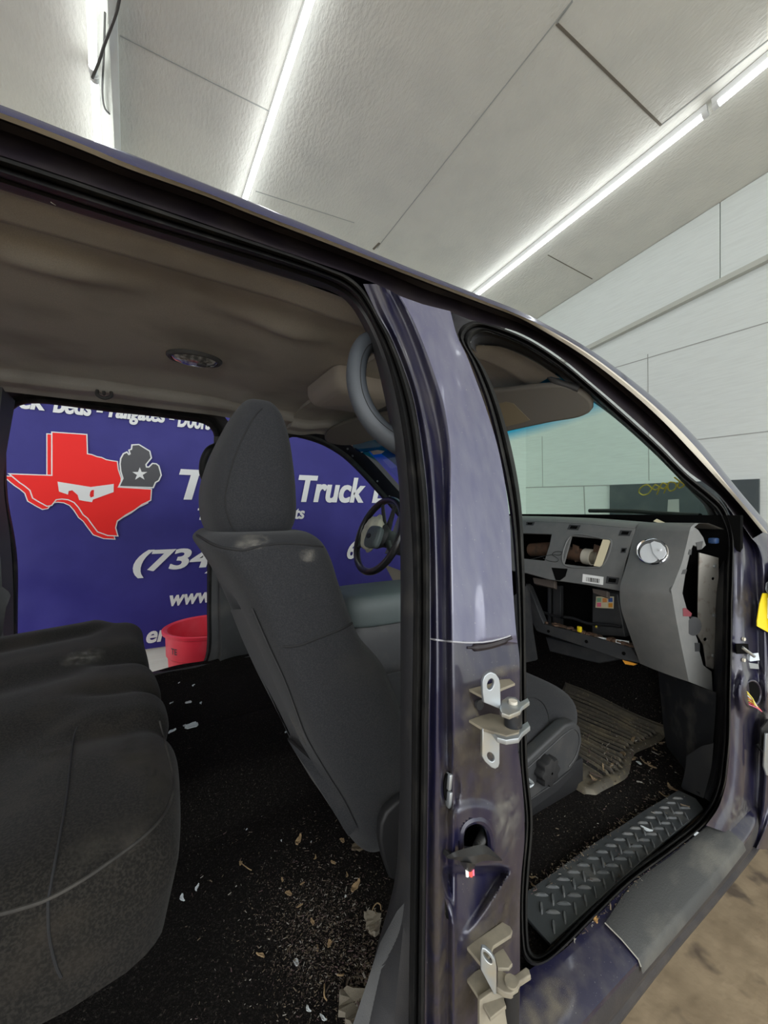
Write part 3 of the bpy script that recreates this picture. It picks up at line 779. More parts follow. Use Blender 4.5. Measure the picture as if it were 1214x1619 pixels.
A = cr([(a[0], a[1], a[2] * 1000, b[0], b[1]) for a, b in zip(fo, fi)], 300, closed=True)
rings = []
for t, d in [(0, .012), (.06, -.004), (.22, -.014), (.38, -.009), (.47, .006), (.55, -.003), (.73, -.011), (.9, .001), (1.0, .024)]:
    rings.append([side(lerp(a[0], a[3], t), lerp(a[1], a[4], t), a[2] / 1000 + .010 * t + d) for a in A])
obj('door_seal', loft(rings, cu=True), M_seal, TR, angle=60)
fib = [(744, 548), (745, 536), (752, 529), (765, 524), (785, 529), (832, 549), (880, 580), (924, 616), (976, 664), (1031, 714), (1076, 759), (1115, 793), (1132, 809), (1142, 828), (1149, 850), (1149, 902), (1148, 957), (1147, 1000), (1145, 1092), (1142, 1173), (1138, 1210), (1134, 1236), (1122, 1268)]
ftb = [(754, 558), (752, 549), (757, 546), (772, 547), (790, 550), (830, 566), (874, 593), (917, 622), (965, 656), (1018, 702), (1060, 743), (1096, 782), (1111, 797), (1118, 811), (1124, 834), (1132, 870), (1131, 930), (1130, 1000), (1127, 1092), (1124, 1173), (1118, 1205), (1112, 1225), (1098, 1250)]
A, B = cr(fib, 160), cr(ftb, 160)
obj('pillar_trim', loft([[side(lerp(a[0], b[0], t), lerp(a[1], b[1], t), lerp(.055, d, t)) for a, b in zip(A, B)] for t, d in ((0, .055), (.3, .065), (.75, .085), (.96, .095), (1, .13))]), M_trim, TR)

# ------------------------------------------------------------------ hinge pillar, fender, hood
c1 = [(1134, 782), (1150, 806), (1157, 825), (1160, 848), (1160, 902), (1158, 1000), (1156, 1092), (1154, 1173), (1150, 1220), (1146, 1245), (1135, 1278), (1116, 1305)]
c2 = [(1146, 795), (1164, 822), (1174, 850), (1176, 902), (1176, 1000), (1176, 1092), (1175, 1173), (1173, 1230), (1168, 1275), (1152, 1318)]
c3 = [(1160, 812), (1178, 836), (1188, 860), (1191, 902), (1194, 1000), (1196, 1092), (1197, 1173), (1196, 1240), (1191, 1290), (1174, 1334)]
c4 = [(1189, 852), (1198, 862), (1206, 880), (1211, 920), (1213, 1000), (1214, 1092), (1215, 1173), (1213, 1240), (1206, 1300), (1193, 1340)]
c5 = [(1206, 842), (1222, 858), (1232, 885), (1238, 930), (1240, 1000), (1240, 1092), (1240, 1173), (1232, 1250), (1215, 1300), (1196, 1342)]
c6 = [(1250, 850), (1290, 870), (1330, 900), (1350, 950), (1350, 1000), (1350, 1092), (1350, 1173), (1340, 1250), (1290, 1310), (1230, 1345)]
hc = [cr(c, 60) for c in (c1, c2, c3, c4, c5, c6)]
ho = [.020, .006, .012, -.012, -.020, -.012]
rings = []
for q in range(5):
    for w in ([i / 8 for i in range(8)] if q < 4 else [i / 8 for i in range(9)]):
        ws = w * w * (3 - 2 * w)
        ring = []
        for a, b in zip(hc[q], hc[q + 1]):
            u, v = lerp(a[0], b[0], w), lerp(a[1], b[1], w)
            o = lerp(ho[q], ho[q + 1], ws)
            o += .008 * sstep(945, 960, v) * sstep(1005, 990, v) * sstep(1165, 1172, u) * sstep(1190, 1184, u) * 0
            o += -.008 * sstep(1.3, .9, math.hypot((u - 1189) / 24, (v - 1096) / 32))
            ring.append(side(u, v, o))
        rings.append(ring)
hpil = obj('hinge_pillar', loft(rings), M_paint, TR, angle=60)
HB = bvh_of(hpil)
def on_hp(u, v, lift=0.0):
    q = cast(HB, u, v, lift); return q if q is not None else side(u, v, -lift)
hn = (-.15, -1, 0)
obj('wire_hole', plate(ell(1188, 1096, 13, 19, 32), [], on_hp(1188, 1096, .004), hn, .003), M_void, hpil, smooth=False)
obj('hole_rim', tube([on_plane(u, v, on_hp(1188, 1096, .004), V(hn)) for u, v in ell(1188, 1096, 14, 20, 40)], .003, closed=True), M_paint, hpil)
rng = random.Random(5)
for i in range(7):
    a = on_hp(1176 + i * .6, 1092 + i * 3.4, .006); b = on_hp(1182 + i * 2.0, 1112 + i * 1.5, .014)
    obj('wire', tube([a, a.lerp(b, .5) + V((0, -.004, .001)), b], .0013, seg=6), [M_wyellow, M_wyellow, M_white, M_orange_chip, M_wyellow, M_wred, M_pink_chip][i], hpil)
for v in (1010, 1043):
    p = on_hp(1173.5, v, .001); obj('bolt', tube([p, p + V((-.001, -.005, 0))], .0048, seg=12), M_cream, hpil)
obj('check_slot', plate([(1164, 1018), (1183, 1018), (1184, 1034), (1165, 1034)], [], on_hp(1174, 1026, .003), hn, .003, bevel=.0006), M_void, hpil)
bm = BM(); p0 = on_hp(1170, 1023, .006)
p1 = on_hp(1183, 1036, .012)
add_tube(bm, [p0, p1], .0045, seg=8)
join_mesh(bm, plate([(1181, 1034), (1199, 1032), (1201, 1044), (1186, 1046)], [ell(1192, 1038, 2.2, 1.8, 12)], on_hp(1190, 1038, .014), (-.4, -1, .5), .004, bevel=.0005))
join_mesh(bm, plate([(1184, 1048), (1199, 1050), (1200, 1058), (1186, 1057)], [], on_hp(1190, 1052, .010), (-.2, -1, 0), .003, bevel=.0005))
obj('door_check', bm, M_metal, hpil)
# hinge remains at the frame's right edge
bm = BM()
q = on_hp(1212, 1160, .012)
join_mesh(bm, plate([(1204, 1152), (1216, 1138), (1240, 1140), (1240, 1200), (1212, 1196), (1203, 1180)], [], q, hn, .004, bevel=.0006))
add_tube(bm, [on_hp(1210, 1178, .018), on_hp(1211, 1192, .018)], .008, seg=12)
obj('hinge_stub', bm, M_black, hpil)
obj('hinge_plate', plate([(1211, 1160), (1240, 1160), (1240, 1235), (1212, 1226), (1208, 1212)], [], on_hp(1213, 1190, .02), hn, .004, bevel=.0008), M_metal, hpil)
for a_ in ((1176, 955, 16, 36, M_mud, 0), (1205, 1130, 12, 30, M_dust, 0), (1165, 1285, 22, 30, M_dust, .3)): dust(HB, *a_[:4], a_[4], hpil, a_[5])
# yellow tag hanging at the fender
tagp = on_hp(1210, 965, .012)
yt = thing('paper_tag', 'bright yellow tag hanging at the right fender edge above the door check', 'tag', tagp)
obj('sheet', plate([(1206, 938), (1235, 938), (1235, 1008), (1213, 999), (1197, 990), (1197, 982), (1201, 955)], [], tagp, (-.25, -1, .1), .002), M_yellow, yt, smooth=False)
obj('label_patch', plate([(1213, 945), (1235, 945), (1235, 978), (1212.5, 978)], [], tagp, (-.25, -1, .1), .001, lift=.0015), M_white, yt, smooth=False)
bm = BM(); join_mesh(bm, plate([(1209, 922), (1214, 918), (1235, 918), (1235, 937), (1212, 939), (1208, 932)], [ell(1213, 929, 2.2, 3, 12)], tagp, (-.25, -1, .1), .002, lift=.004, bevel=.0004))
obj('clip', bm, M_metal, yt)

# rocker with the step
k0 = [(770, 1610), (810, 1560), (843, 1529), (885, 1507), (934, 1458), (998, 1396), (1063, 1348), (1112, 1309), (1135, 1280), (1152, 1250)]
k1 = [(830, 1745), (880, 1666), (927, 1609), (1010, 1518), (1080, 1440), (1140, 1372), (1174, 1332), (1190, 1305), (1196, 1270)]
k2 = [(850, 1765), (900, 1697), (963, 1619), (1060, 1497), (1130, 1415), (1193, 1338), (1206, 1318), (1214, 1290)]
rb_ = lambda R: [V((R[0].x - 1.4, R[0].y, R[0].z)), V((R[0].x - .5, R[0].y, R[0].z))] + R
K0 = rb_([on_z(u, v, .546) for u, v in cr(k0, 120)])
K1 = rb_([on_z(u, v, .520) for u, v in cr(k1, 120)])
K2 = rb_([on_z(u, v, .430) for u, v in cr(k2, 120)])
rings = [[p + V((0, .03, -.03)) for p in K0], K0]
for t in (.15, .5, .85, .95): rings.append([a.lerp(b, t) + V((0, 0, .004 * math.sin(math.pi * t))) for a, b in zip(K0, K1)])
rings.append(K1)
for t in (.08, .2, .5, .8, 1.0): rings.append([a.lerp(b, t) + V((0, -.008 * math.sin(math.pi * min(1, t * 1.15)), 0)) for a, b in zip(K1, K2)])
rings += [[p + V((0, -.006, -.004)) for p in K2], [p + V((0, -.005, -.014)) for p in K2], [p + V((0, .05, -.02)) for p in K2]]
rk_bm = loft(rings); rk_bm.faces.ensure_lookup_table()
nk_ = len(K0) - 1
for i in range(7, len(rings) - 1):
    for j in range(nk_): rk_bm.faces[i * nk_ + j].material_index = 1
rocker = obj('rocker_panel', rk_bm, [M_paint, mat('stone_guard', (.026, .023, .024), .75, 0, (.06, .05, .042), 12, .45, .8, bump=.3, bscale=300)], TR, angle=50)
RKB = bvh_of(rocker)
dust(RKB, 860, 1590, 60, 40, M_tandust, rocker, -.6)
s0, s1 = cr([(956, 1460), (998, 1400), (1063, 1351), (1128, 1298)], 60), cr([(1010, 1518), (1080, 1440), (1140, 1372), (1174, 1332)], 60)
s2 = cr([(1013, 1538), (1084, 1456), (1143, 1386), (1177, 1343)], 60)
P0, P1, P2 = [on_z(u, v, .548) for u, v in s0], [on_z(u, v, .5225) for u, v in s1], [on_z(u, v, .502) - V((0, .003, 0)) for u, v in s2]
rings = [P0]
for t in (.15, .5, .85, .95): rings.append([a.lerp(b, t) + V((0, 0, .0045 * math.sin(math.pi * t) + .0015)) for a, b in zip(P0, P1)])
rings += [[p + V((0, -.001, .001)) for p in P1], P2]
obj('step_film', loft(rings), M_step, TR, angle=50)
obj('film_edge', tube([on_z(956, 1459, .5505), on_z(983, 1486, .541), on_z(1009, 1517, .5255), on_z(1013, 1528, .513)], .0012, seg=6), mat('film_edge', (.30, .29, .25), .6), TR)

# scuff plate with tread bars
ZS = .553
scuff = obj('scuff_plate', plate([(805, 1418), (826, 1443), (870, 1492), (990, 1383), (1052, 1328), (1098, 1291), (1112, 1278), (1100, 1262), (1072, 1249), (1020, 1280), (940, 1332), (830, 1411)], [], (0, 0, ZS), (0, 0, 1), .007, bevel=.0015), M_scuff, TR)
a0, a1 = on_z(872, 1486, ZS), on_z(1098, 1288, ZS); b0, b1 = on_z(828, 1418, ZS), on_z(1072, 1253, ZS)
bm = BM()
def tread(c, ang, ln=.0150, w=.0034, h=.0042):
    d = V((math.cos(ang), math.sin(ang), 0)); n_ = V((-d.y, d.x, 0))
    ra = [c + d * ln * x + n_ * w * y for x, y in ((-1, 0), (-.8, .75), (0, 1), (.8, .75), (1, 0), (.8, -.75), (0, -1), (-.8, -.75))]
    top = [c + (p - c) * .55 + V((0, 0, h)) for p in ra]
    v1 = [bm.verts.new(p) for p in ra]; v2 = [bm.verts.new(p) for p in top]
    for i in range(8): bm.faces.new((v1[i], v1[(i + 1) % 8], v2[(i + 1) % 8], v2[i]))
    bm.faces.new(v2)
nT = 17
for i in range(nT):
    for j in range(4):
        t = (i + .6 + (.5 if j % 2 else 0)) / (nT + .6); w_ = (j + .75) / 4.6
        if t > .98: continue
        c = a0.lerp(a1, t).lerp(b0.lerp(b1, t), w_)
        tread(V((c.x, c.y, ZS)), math.radians(40 if j % 2 == 0 else -34))
obj('tread_bars', bm, mat('worn_tread', (.075, .08, .083), .45, 0, (.12, .12, .115), 40, .45, .7), scuff, angle=25)

# ------------------------------------------------------------------ door hinges left on the centre pillar
HZ = V((0, 0, 1))
zu = on_pillar(741, 1089, .0).z; zl = on_pillar(741, 1138, .0).z
bm = BM()
join_mesh(bm, plate([(741, 1089), (774, 1081), (792, 1074), (806, 1073), (814, 1080), (794, 1088), (780, 1095), (764, 1101)], [], (0, 0, zu), HZ, .004, bevel=.0006))
join_mesh(bm, plate([(741, 1138), (772, 1127), (800, 1132), (822, 1148), (820, 1158), (800, 1163), (764, 1152)], [], (0, 0, zl), HZ, .004, bevel=.0006))
hb_ = plate([(741, 1091), (764, 1102), (790, 1100), (790, 1150), (764, 1151), (741, 1139)], [], on_pillar(760, 1112, .003), V((-.15, -1, 0)), .002)
hinge1 = obj('door_hinge', bm, M_dirtmetal, TR, angle=35)
pu = on_plane(764, 1104, V((0, 0, zu)), HZ); pl = on_plane(764, 1152, V((0, 0, zl)), HZ)
ln_ = V((-.35, -1, .05))
obj('hinge_leaf', plate([(765, 1111), (763, 1095), (763, 1078), (766, 1069), (772, 1064), (777, 1063), (784, 1066), (789, 1073), (791, 1082), (792, 1122), (780, 1117)], [ell(775.5, 1082, 5, 9, 20, .25)], pu, ln_, .006, bevel=.001), M_metal, hinge1, angle=35)
obj('hinge_leaf', plate([(763, 1152), (776, 1158), (790, 1164), (790, 1207), (788, 1213), (783, 1216), (777, 1214), (767, 1205), (762, 1196)], [ell(776, 1197, 5, 8, 20, -.5)], pl, ln_, .006, bevel=.001), M_metal, hinge1, angle=35)
zk = lerp(zu, zl, .42)
bm = BM()
join_mesh(bm, plate([(790, 1120), (793, 1107), (802, 1101), (815, 1102), (823, 1109), (834, 1103), (837, 1109), (825, 1118), (822, 1124), (805, 1131), (793, 1127)], [], (0, 0, zu - .012), HZ, .006, bevel=.001))
join_mesh(bm, plate([(775, 1152), (786, 1143), (800, 1141), (823, 1147), (834, 1140), (838, 1148), (826, 1158), (820, 1167), (800, 1170), (786, 1166)], [], (0, 0, zl - .002), HZ, .007, bevel=.001))
obj('hinge_knuckle', bm, M_metal, hinge1, angle=35)
pk = on_plane(811, 1112, V((0, 0, zu - .012)), HZ)
pk2 = V((pk.x, pk.y, zl))
obj('hinge_pin', tube([pk + V((0, 0, -.004)), pk2], .0125, seg=20), mat('dark_pin', (.06, .065, .075), .3, .8, (.35, .32, .24), 30, .55, .7), hinge1)
obj('pin_head', tube([pk, pk + V((0, 0, .004))], .0062, seg=16), M_cream, hinge1)
obj('hinge_backing', hb_, M_channel, hinge1, smooth=False)
obj('bolt_head', tube([on_pillar(754, 1112, .002), on_pillar(754, 1112, .007)], .0075, seg=14), M_trim, hinge1)

zu = on_pillar(740, 1496, 0).z; zl = on_pillar(740, 1546, 0).z
bm = BM()
join_mesh(bm, plate([(737, 1496), (766, 1476), (794, 1457), (806, 1464), (810, 1471), (808, 1478), (780, 1496), (776, 1508), (762, 1526)], [], (0, 0, zu), HZ, .005, bevel=.001))
join_mesh(bm, plate([(780, 1508), (795, 1498), (803, 1511), (810, 1523), (804, 1531), (787, 1530)], [], (0, 0, zu - .02), HZ, .005, bevel=.001))
join_mesh(bm, plate([(737, 1546), (742, 1540), (758, 1531), (790, 1560), (800, 1590), (775, 1610), (760, 1582)], [], (0, 0, zl), HZ, .005, bevel=.001))
join_mesh(bm, plate([(758, 1582), (778, 1568), (818, 1580), (820, 1640), (758, 1640)], [], on_plane(770, 1585, V((0, 0, zl)), HZ), V((-.3, -1, .2)), .006, bevel=.001))
hinge2 = obj('door_hinge', bm, M_dirtmetal, TR, angle=35)
pu = on_plane(772, 1530, V((0, 0, zu)), HZ)
obj('hinge_leaf', plate([(760, 1533), (760, 1508), (762, 1499), (767, 1500), (776, 1508), (783, 1519), (785, 1531), (785, 1572), (781, 1573)], [ell(771, 1515, 4, 11, 20, -.62)], pu, V((-.75, -1, .1)), .006, bevel=.001), M_metal, hinge2, angle=35)
bm = BM()
join_mesh(bm, plate([(786, 1527), (795, 1535), (805, 1540), (814, 1540), (831, 1528), (836, 1532), (839, 1541), (822, 1552), (819, 1564), (808, 1571), (797, 1569), (785, 1560)], [], (0, 0, zu - .025), HZ, .008, bevel=.0015))
obj('hinge_knuckle', bm, M_dirtmetal, hinge2, angle=35)
pk = on_plane(808, 1554, V((0, 0, zu - .025)), HZ)
obj('hinge_pin', tube([pk + V((0, 0, -.004)), pk + V((0, 0, -.055))], .0105, seg=20), M_black, hinge2)
obj('pin_head', tube([pk, pk + V((0, 0, .003))], .0085, seg=16), M_dirtmetal, hinge2)

# ------------------------------------------------------------------ far side of the cab
def far_frame(px, grow, n=140):
    A = cr(px, n, closed=True)
    cxm, cym = sum(p[0] for p in A) / n, sum(p[1] for p in A) / n
    out = []
    for i in range(n):
        a, b = A[i - 1], A[(i + 1) % n]
        d = V((b[1] - a[1], -(b[0] - a[0]))).normalized() if math.dist(a, b) > 1e-6 else V((0, 0))
        q = V(A[i])
        if (q - V((cxm, cym))).dot(d) < 0: d = -d
        out.append([(q.x + d.x * g, q.y + d.y * g) for g in grow])
    return [[out[i][k] for i in range(n)] for k in range(len(grow))]
FR = [(10, 720), (11, 690), (14, 664), (22, 647), (36, 640), (60, 638), (110, 643), (170, 651), (230, 657), (284, 664), (318, 669), (332, 676), (339, 692), (339, 720), (334, 800), (328, 876), (327, 960), (327, 1018), (324, 1040), (316, 1054), (300, 1061), (273, 1071), (230, 1085), (150, 1108), (70, 1128), (40, 1125), (30, 1100), (28, 1003), (28, 890), (23, 847), (13, 790)]
g = far_frame(FR, (0, 3, 7, 11, 15, 20, 30))
obj('far_door_seal', loft([[far(u, v, o) for u, v in r] for r, o in zip(g[:5], (-.02, .012, .016, .004, .010))], cu=True, cv=False), M_seal, TR, angle=60)
obj('far_door_frame', loft([[far(u, v, o) for u, v in r] for r, o in zip([g[4], g[5], g[6]], (.010, .04, .07))], cu=True), M_trim, TR, angle=60)
FF = [(462, 691), (480, 694), (497, 699), (514, 706), (540, 722), (567, 747), (597, 780), (630, 818), (652, 850), (662, 900), (662, 1000), (655, 1060), (600, 1072), (500, 1075), (478, 1060), (470, 1000), (465, 900), (452, 800), (446, 720), (450, 698)]
g = far_frame(FF, (0, 3, 6, 9, 16, 27, 34))
obj('far_door_seal', loft([[far(u, v, o) for u, v in r] for r, o in zip(g[:4], (-.02, .010, .012, .004))], cu=True), M_seal, TR, angle=60)
fframe = obj('far_door_frame', loft([[far(u, v, o) for u, v in r] for r, o in zip(g[3:], (.004, .03, .05, .02))], cu=True), mat('black_pillar_paint', (.010, .011, .016), .35, .1, coat=.4), TR, angle=60)
for u, v in ((553, 723), (592, 763), (545, 712), (611, 787)):
    p = far(u + 4, v - 2, .05); obj('pillar_clip', tube([p, p + V((0, -.006, 0))], .006, seg=10), M_gtrim, fframe)
# far centre pillar trim, running down beside the opening
obj('far_pillar_trim', loft([[far(u, v, .06) for u, v in cr(c, 40)] for c in ([(338, 690), (336, 800), (334, 960), (333, 1030), (322, 1062)], [(348, 690), (346, 800), (345, 960), (345, 1040), (336, 1066)])] + [[far(u, v, .10) for u, v in cr([(352, 690), (350, 800), (349, 960), (349, 1040), (342, 1068)], 40)]] + [[far(u, v, .04) for u, v in cr([(410, 690), (405, 800), (400, 960), (400, 1040), (400, 1068)], 40)]]), M_gtrim, TR, angle=60)
hp_ = [far(340, 706, .07), far(330, 712, .11), far(322, 728, .12), far(321, 748, .12), far(327, 762, .11), far(336, 766, .08)]
obj('far_grab_handle', tube(cr([tuple(p) for p in hp_], 40), .017, seg=14), M_black, TR)
# rear corner trim at the left edge of the far opening
ct = [[(-60, 600), (-60, 760), (-60, 900), (-60, 1030)], [(4, 612), (-8, 760), (2, 900), (6, 1030)], [(24, 634), (6, 760), (16, 850), (20, 900), (22, 1030)]]
obj('rear_corner_trim', loft([[far(u, v, o) for u, v in cr(c, 40)] for c, o in zip(ct, (.13, .12, .03))]), M_gtrim, TR)
obj('trim_step', loft([[far(u, v, o) for u, v in ((-60, 918), (0, 925), (14, 935), (17, 942))] for o in (.22, .2)] + [[far(u, v, .2) for u, v in ((-60, 945), (0, 948), (10, 955), (10, 960))], [far(u, v, .12) for u, v in ((-60, 1030), (0, 1010), (4, 1000), (6, 990))]]), M_gtrim, TR)

# ------------------------------------------------------------------ headliner and windshield
E = [side(u, v, .10 if u < 700 else .075) for u, v in cr([(-110, 268), (0, 299), (198, 360), (400, 423), (480, 448), (600, 492), (700, 527), (754, 545), (790, 548), (830, 564), (874, 590), (905, 612)], 90)]
EX = E[0] - V((.9, 0, 0)); E = [V((lerp(EX.x, E[0].x, i / 20), E[0].y, E[0].z)) for i in range(20)] + E
NT = 90
def liner_z(t, x):
    m = 1 - abs(2 * t - 1)                       # 0 at the rails, 1 at the middle
    z = .012 * sstep(0, .05, m) - .004 * sstep(.05, .185, m) + .030 * sstep(.185, .215, m) + .026 * sstep(.05, .5, m) * (m > .05)
    z *= 1 - .65 * sstep(.75, 1.12, x)
    # shallow pressed fields and dents of the cloth
    z += -.012 * math.exp(-((x - .35) / .10) ** 2) * sstep(.12, .3, m)
    z += .008 * math.exp(-((x + .25) / .16) ** 2 - ((m - .35) / .12) ** 2)
    z += .010 * math.exp(-((x - .12) / .22) ** 2 - ((t - .75) / .07) ** 2)
    z -= .024 * math.exp(-((t - .245) / .035) ** 2) * (math.exp(-((x + .17) / .12) ** 2) + math.exp(-((x - .30) / .13) ** 2))
    return z
rings = []
for p in E:
    row = []
    for i in range(NT + 1):
        t = i / NT; q = 2 * t - 1
        x = p.x + .13 * (1 - q * q) * sstep(.55, 1.12, p.x)
        row.append(V((x, lerp(p.y, 2 * YC - p.y, t), p.z + liner_z(t, p.x))))
    rings.append(row)
rings.append([p + V((.012, 0, -.012)) for p in rings[-1]])
rings.append([p + V((.028, 0, -.022 if 3 < i < NT - 3 else 0)) for i, p in enumerate(rings[-1])])
liner = obj('headliner', loft(rings), M_liner, TR, angle=80)
LB = bvh_of(liner)
def on_l(u, v, lift=0.0): return cast(LB, u, v, lift, on_z(u, v, 1.82))
# dome light
c = on_l(308, 565, .0)
bm = BM()
for k_, (rx, ry, dz) in enumerate([(.086, .056, 0.004), (.086, .056, -.006), (.078, .050, -.012), (.070, .043, -.012)]): pass
prof = [(1.0, .006), (1.0, -.006), (.93, -.012), (.84, -.012), (.82, -.008)]
add_loft(bm, [[V((c.x + .085 * s * math.cos(t), c.y + .062 * s * math.sin(t), c.z + dz)) for t in [2 * math.pi * i / 48 for i in range(48)]] for s, dz in prof], cu=True)
dome = obj('dome_light', bm, M_gtrim, TR)
bm = BM(); rr_ = [[V((c.x + .085 * s * math.cos(t), c.y + .062 * s * math.sin(t), c.z + dz)) for t in [2 * math.pi * i / 48 for i in range(48)]] for s, dz in ((.83, -.008), (.7, -.018), (.45, -.023), (.2, -.025), (.02, -.0255))]
add_loft(bm, rr_, cu=True); obj('dome_lens', bm, M_lens, dome)
obj('dome_switch', box(c + V((.02, -.01, -.026)), (.028, .02, .006), .002), M_gtrim, dome)
c = on_l(165, 620, .0)
bm = BM(); add_tube(bm, cr([tuple(c + V(d)) for d in ((-.022, 0, .004), (-.022, -.006, -.014), (0, -.010, -.026), (.022, -.006, -.014), (.022, 0, .004))], 24), .0065, seg=10)
add_tube(bm, cr([tuple(c + V(d)) for d in ((0, -.002, 0), (0, -.012, -.012), (0, -.022, -.012), (0, -.026, -.002))], 14), .005, seg=8)
obj('coat_hook', bm, M_gtrim, TR)
# overhead console
oc = [(496, 612), (500, 604), (530, 592), (590, 590), (640, 596), (650, 640), (620, 652), (575, 655), (505, 642), (498, 628)]
zc = on_l(540, 610).z
bm = BM()
pc_ = on_z(560, 620, zc - .02)
lv = [(zc + .02, pc_.x - .13, pc_.x + .17, YC - .16, YC + .16), (zc - .02, pc_.x - .13, pc_.x + .17, YC - .15, YC + .15), (zc - .045, pc_.x - .115, pc_.x + .15, YC - .135, YC + .135), (zc - .058, pc_.x - .09, pc_.x + .13, YC - .11, YC + .11)]
con = obj('overhead_console', stack(lv, e=9, m=24), mat('console_cloth_grey', (.38, .345, .30), .8, bump=.2, bscale=600), TR)
q = on_z(542, 637, zc - .05); obj('console_button', tube([q + V((0, 0, .006)), q + V((0, 0, -.004))], .011, seg=16), M_black, con)
# sun visors
def visor(px, z0, tilt, name, label=None):
    n = V(tilt)
    p0 = z0
    return obj(name, plate(px, [], p0, n, .02, bevel=.008, smooth_n=60), mat('visor_cloth', (.17, .16, .14), .95, bump=.3, bscale=700), TR)
vn = V((-.75, -.1, -.9))
vp = on_x(870, 640, 1.03)
vis = visor([(730, 700), (790, 686), (870, 669), (918, 660), (935, 650), (936, 638), (918, 620), (890, 610), (860, 610), (800, 616), (740, 624), (720, 660)], vp, vn, 'sun_visor')
obj('visor_mirror', plate([(770, 681), (826, 668), (838, 664), (812, 638), (800, 635), (760, 644)], [], vp, vn, .002, lift=.0015), mat('visor_flap', (.24, .20, .13), .8), vis, smooth=False)
vb = on_plane(852, 616, vp, vn)
obj('visor_rod', tube(cr([tuple(p) for p in (on_plane(915, 622, vp, vn) + V((0, 0, .012)), on_plane(880, 614, vp, vn) + V((0, 0, .02)), on_plane(856, 608, vp, vn) + V((.02, 0, .04)))], 16), .010, seg=10), M_gtrim, vis)
vq = on_x(560, 680, .86)
vis2 = visor([(512, 690), (520, 680), (545, 668), (600, 655), (650, 650), (655, 676), (610, 690), (560, 704), (535, 704), (515, 698)], vq, V((-.5, -.1, -1)), 'sun_visor')
# windshield: the glass between the A-pillars, bowed forward
GE = [side(u, v, .07) for u, v in cr([(880, 590), (905, 612), (937, 633), (982, 668), (1032, 713), (1072, 753), (1104, 788), (1124, 815), (1140, 838)], 50)]
rings = []
for i, p in enumerate(GE):
    bow = lerp(.13, .22, i / 49)
    rings.append([V((p.x + bow * (1 - (2 * t - 1) ** 2), lerp(p.y, 2 * YC - p.y, t), p.z - .01 * 0)) for t in [k_ / 50 for k_ in range(51)]])
glass = obj('windshield', loft(rings), M_glass, TR, label='tinted windshield with a blue shade band along the top')
GB = bvh_of(glass)
base = rings[-1]
for st in ([(1031, 772), (1024, 766), (1014, 770), (1010, 777), (1016, 782), (1025, 780), (1031, 772)],
           [(1043, 769), (1036, 766), (1032, 772), (1038, 774), (1043, 769), (1039, 781)],
           [(1055, 766), (1048, 763), (1044, 770), (1050, 772), (1055, 766), (1050, 779)],
           [(1066, 762), (1058, 762), (1056, 771), (1060, 776), (1068, 772), (1069, 765), (1066, 762)],
           [(1066, 754), (1074, 760), (1082, 766), (1074, 771), (1072, 766), (1080, 757), (1090, 762)]):
    pts = [q for q in (cast(GB, u, v, .0015) for u, v in cr(st, 30)) if q]
    if len(pts) > 3: obj('marker_stroke', tube(pts, .0022, seg=6), M_marker, glass)
obj('windshield_gasket', loft([[p + V((-.012, 0, .012)) for p in base], [p + V((-.02, 0, .03)) for p in base], [p + V((.03, 0, .02)) for p in base], [p + V((.06, 0, -.03)) for p in base]]), M_black, TR)
# wiper and cowl, hood
hood_r = []
for t in [k_ / 24 for k_ in range(25)]:
    q = 2 * t - 1; y = lerp(.52, 2 * YC - .52, t)
    hood_r.append([V((lerp(1.95, 2.95, s) - .10 * q * q * (1 - s), y, 1.225 - .03 * q ** 4 - .12 * s * s + .03 * math.exp(-((abs(q) - .55) / .16) ** 2))) for s in [k2 / 10 for k2 in range(11)]])
obj('hood', loft(hood_r), M_paint_clean, TR)
bm = BM(); add_loft(bm, [[V((p.x + .02, p.y, p.z - .02)) for p in base], [V((p.x + .18, p.y, 1.20)) for p in base], [V((p.x + .20, p.y, 1.10)) for p in base]])
obj('cowl_panel', bm, M_black, TR)
wp = [cast(GB, u, v, -.02) for u, v in cr([(928, 812), (990, 813), (1040, 817), (1100, 821)], 16)]
wp = [q for q in wp if q]
if len(wp) > 3: obj('wiper', tube(wp, .009, seg=8), M_black, TR)
obj('fender', loft([[V((1.55 + s * 1.4, .40 - .03 * math.sin(s * 3), zz - .08 * s)) for s in [k_ / 10 for k_ in range(11)]] for zz in (.75, 1.0, 1.15)] + [[V((1.75 + s * 1.2, .44, 1.215 - .08 * s)) for s in [k_ / 10 for k_ in range(11)]], [V((1.85 + s * 1.1, .53, 1.235 - .1 * s)) for s in [k_ / 10 for k_ in range(11)]]]), M_paint_clean, TR)

# ------------------------------------------------------------------ floor of the cab
FZ = .53
def carpet_z(x, y):
    z = FZ + .075 * sstep(.30, .14, abs(y - YC)) * sstep(1.75, .9, x)
    if x > 1.60: z += .42 * ((x - 1.60) / .17) ** 1.5
    z += .006 * math.sin(x * 9 + y * 5) * sstep(.5, .8, y) + .004 * math.sin(x * 23 - y * 17)
    if y > 2.12: z += .03 * sstep(2.12, 2.24, y)
    return z
rows = []
for i in range(141):
    x = -1.05 + 2.82 * i / 140
    rows.append([V((x, y, carpet_z(x, y))) for y in [.475 + 1.80 * k_ / 100 for k_ in range(101)]])
carpet = obj('carpet', loft(rows), M_carpet, TR, label='dirty black cab carpet')
CB = bvh_of(carpet)
bm = BM(); add_box(bm, (-1.08, YC, 1.15), (.04, 1.5, 1.36)); obj('rear_cab_panel', bm, M_liner, TR, smooth=False)  # unseen windowless cab back, added to block light from behind
bm = BM(); add_box(bm, (1.80, YC, .86), (.05, 1.72, .66)); obj('firewall', bm, M_void, TR, smooth=False)
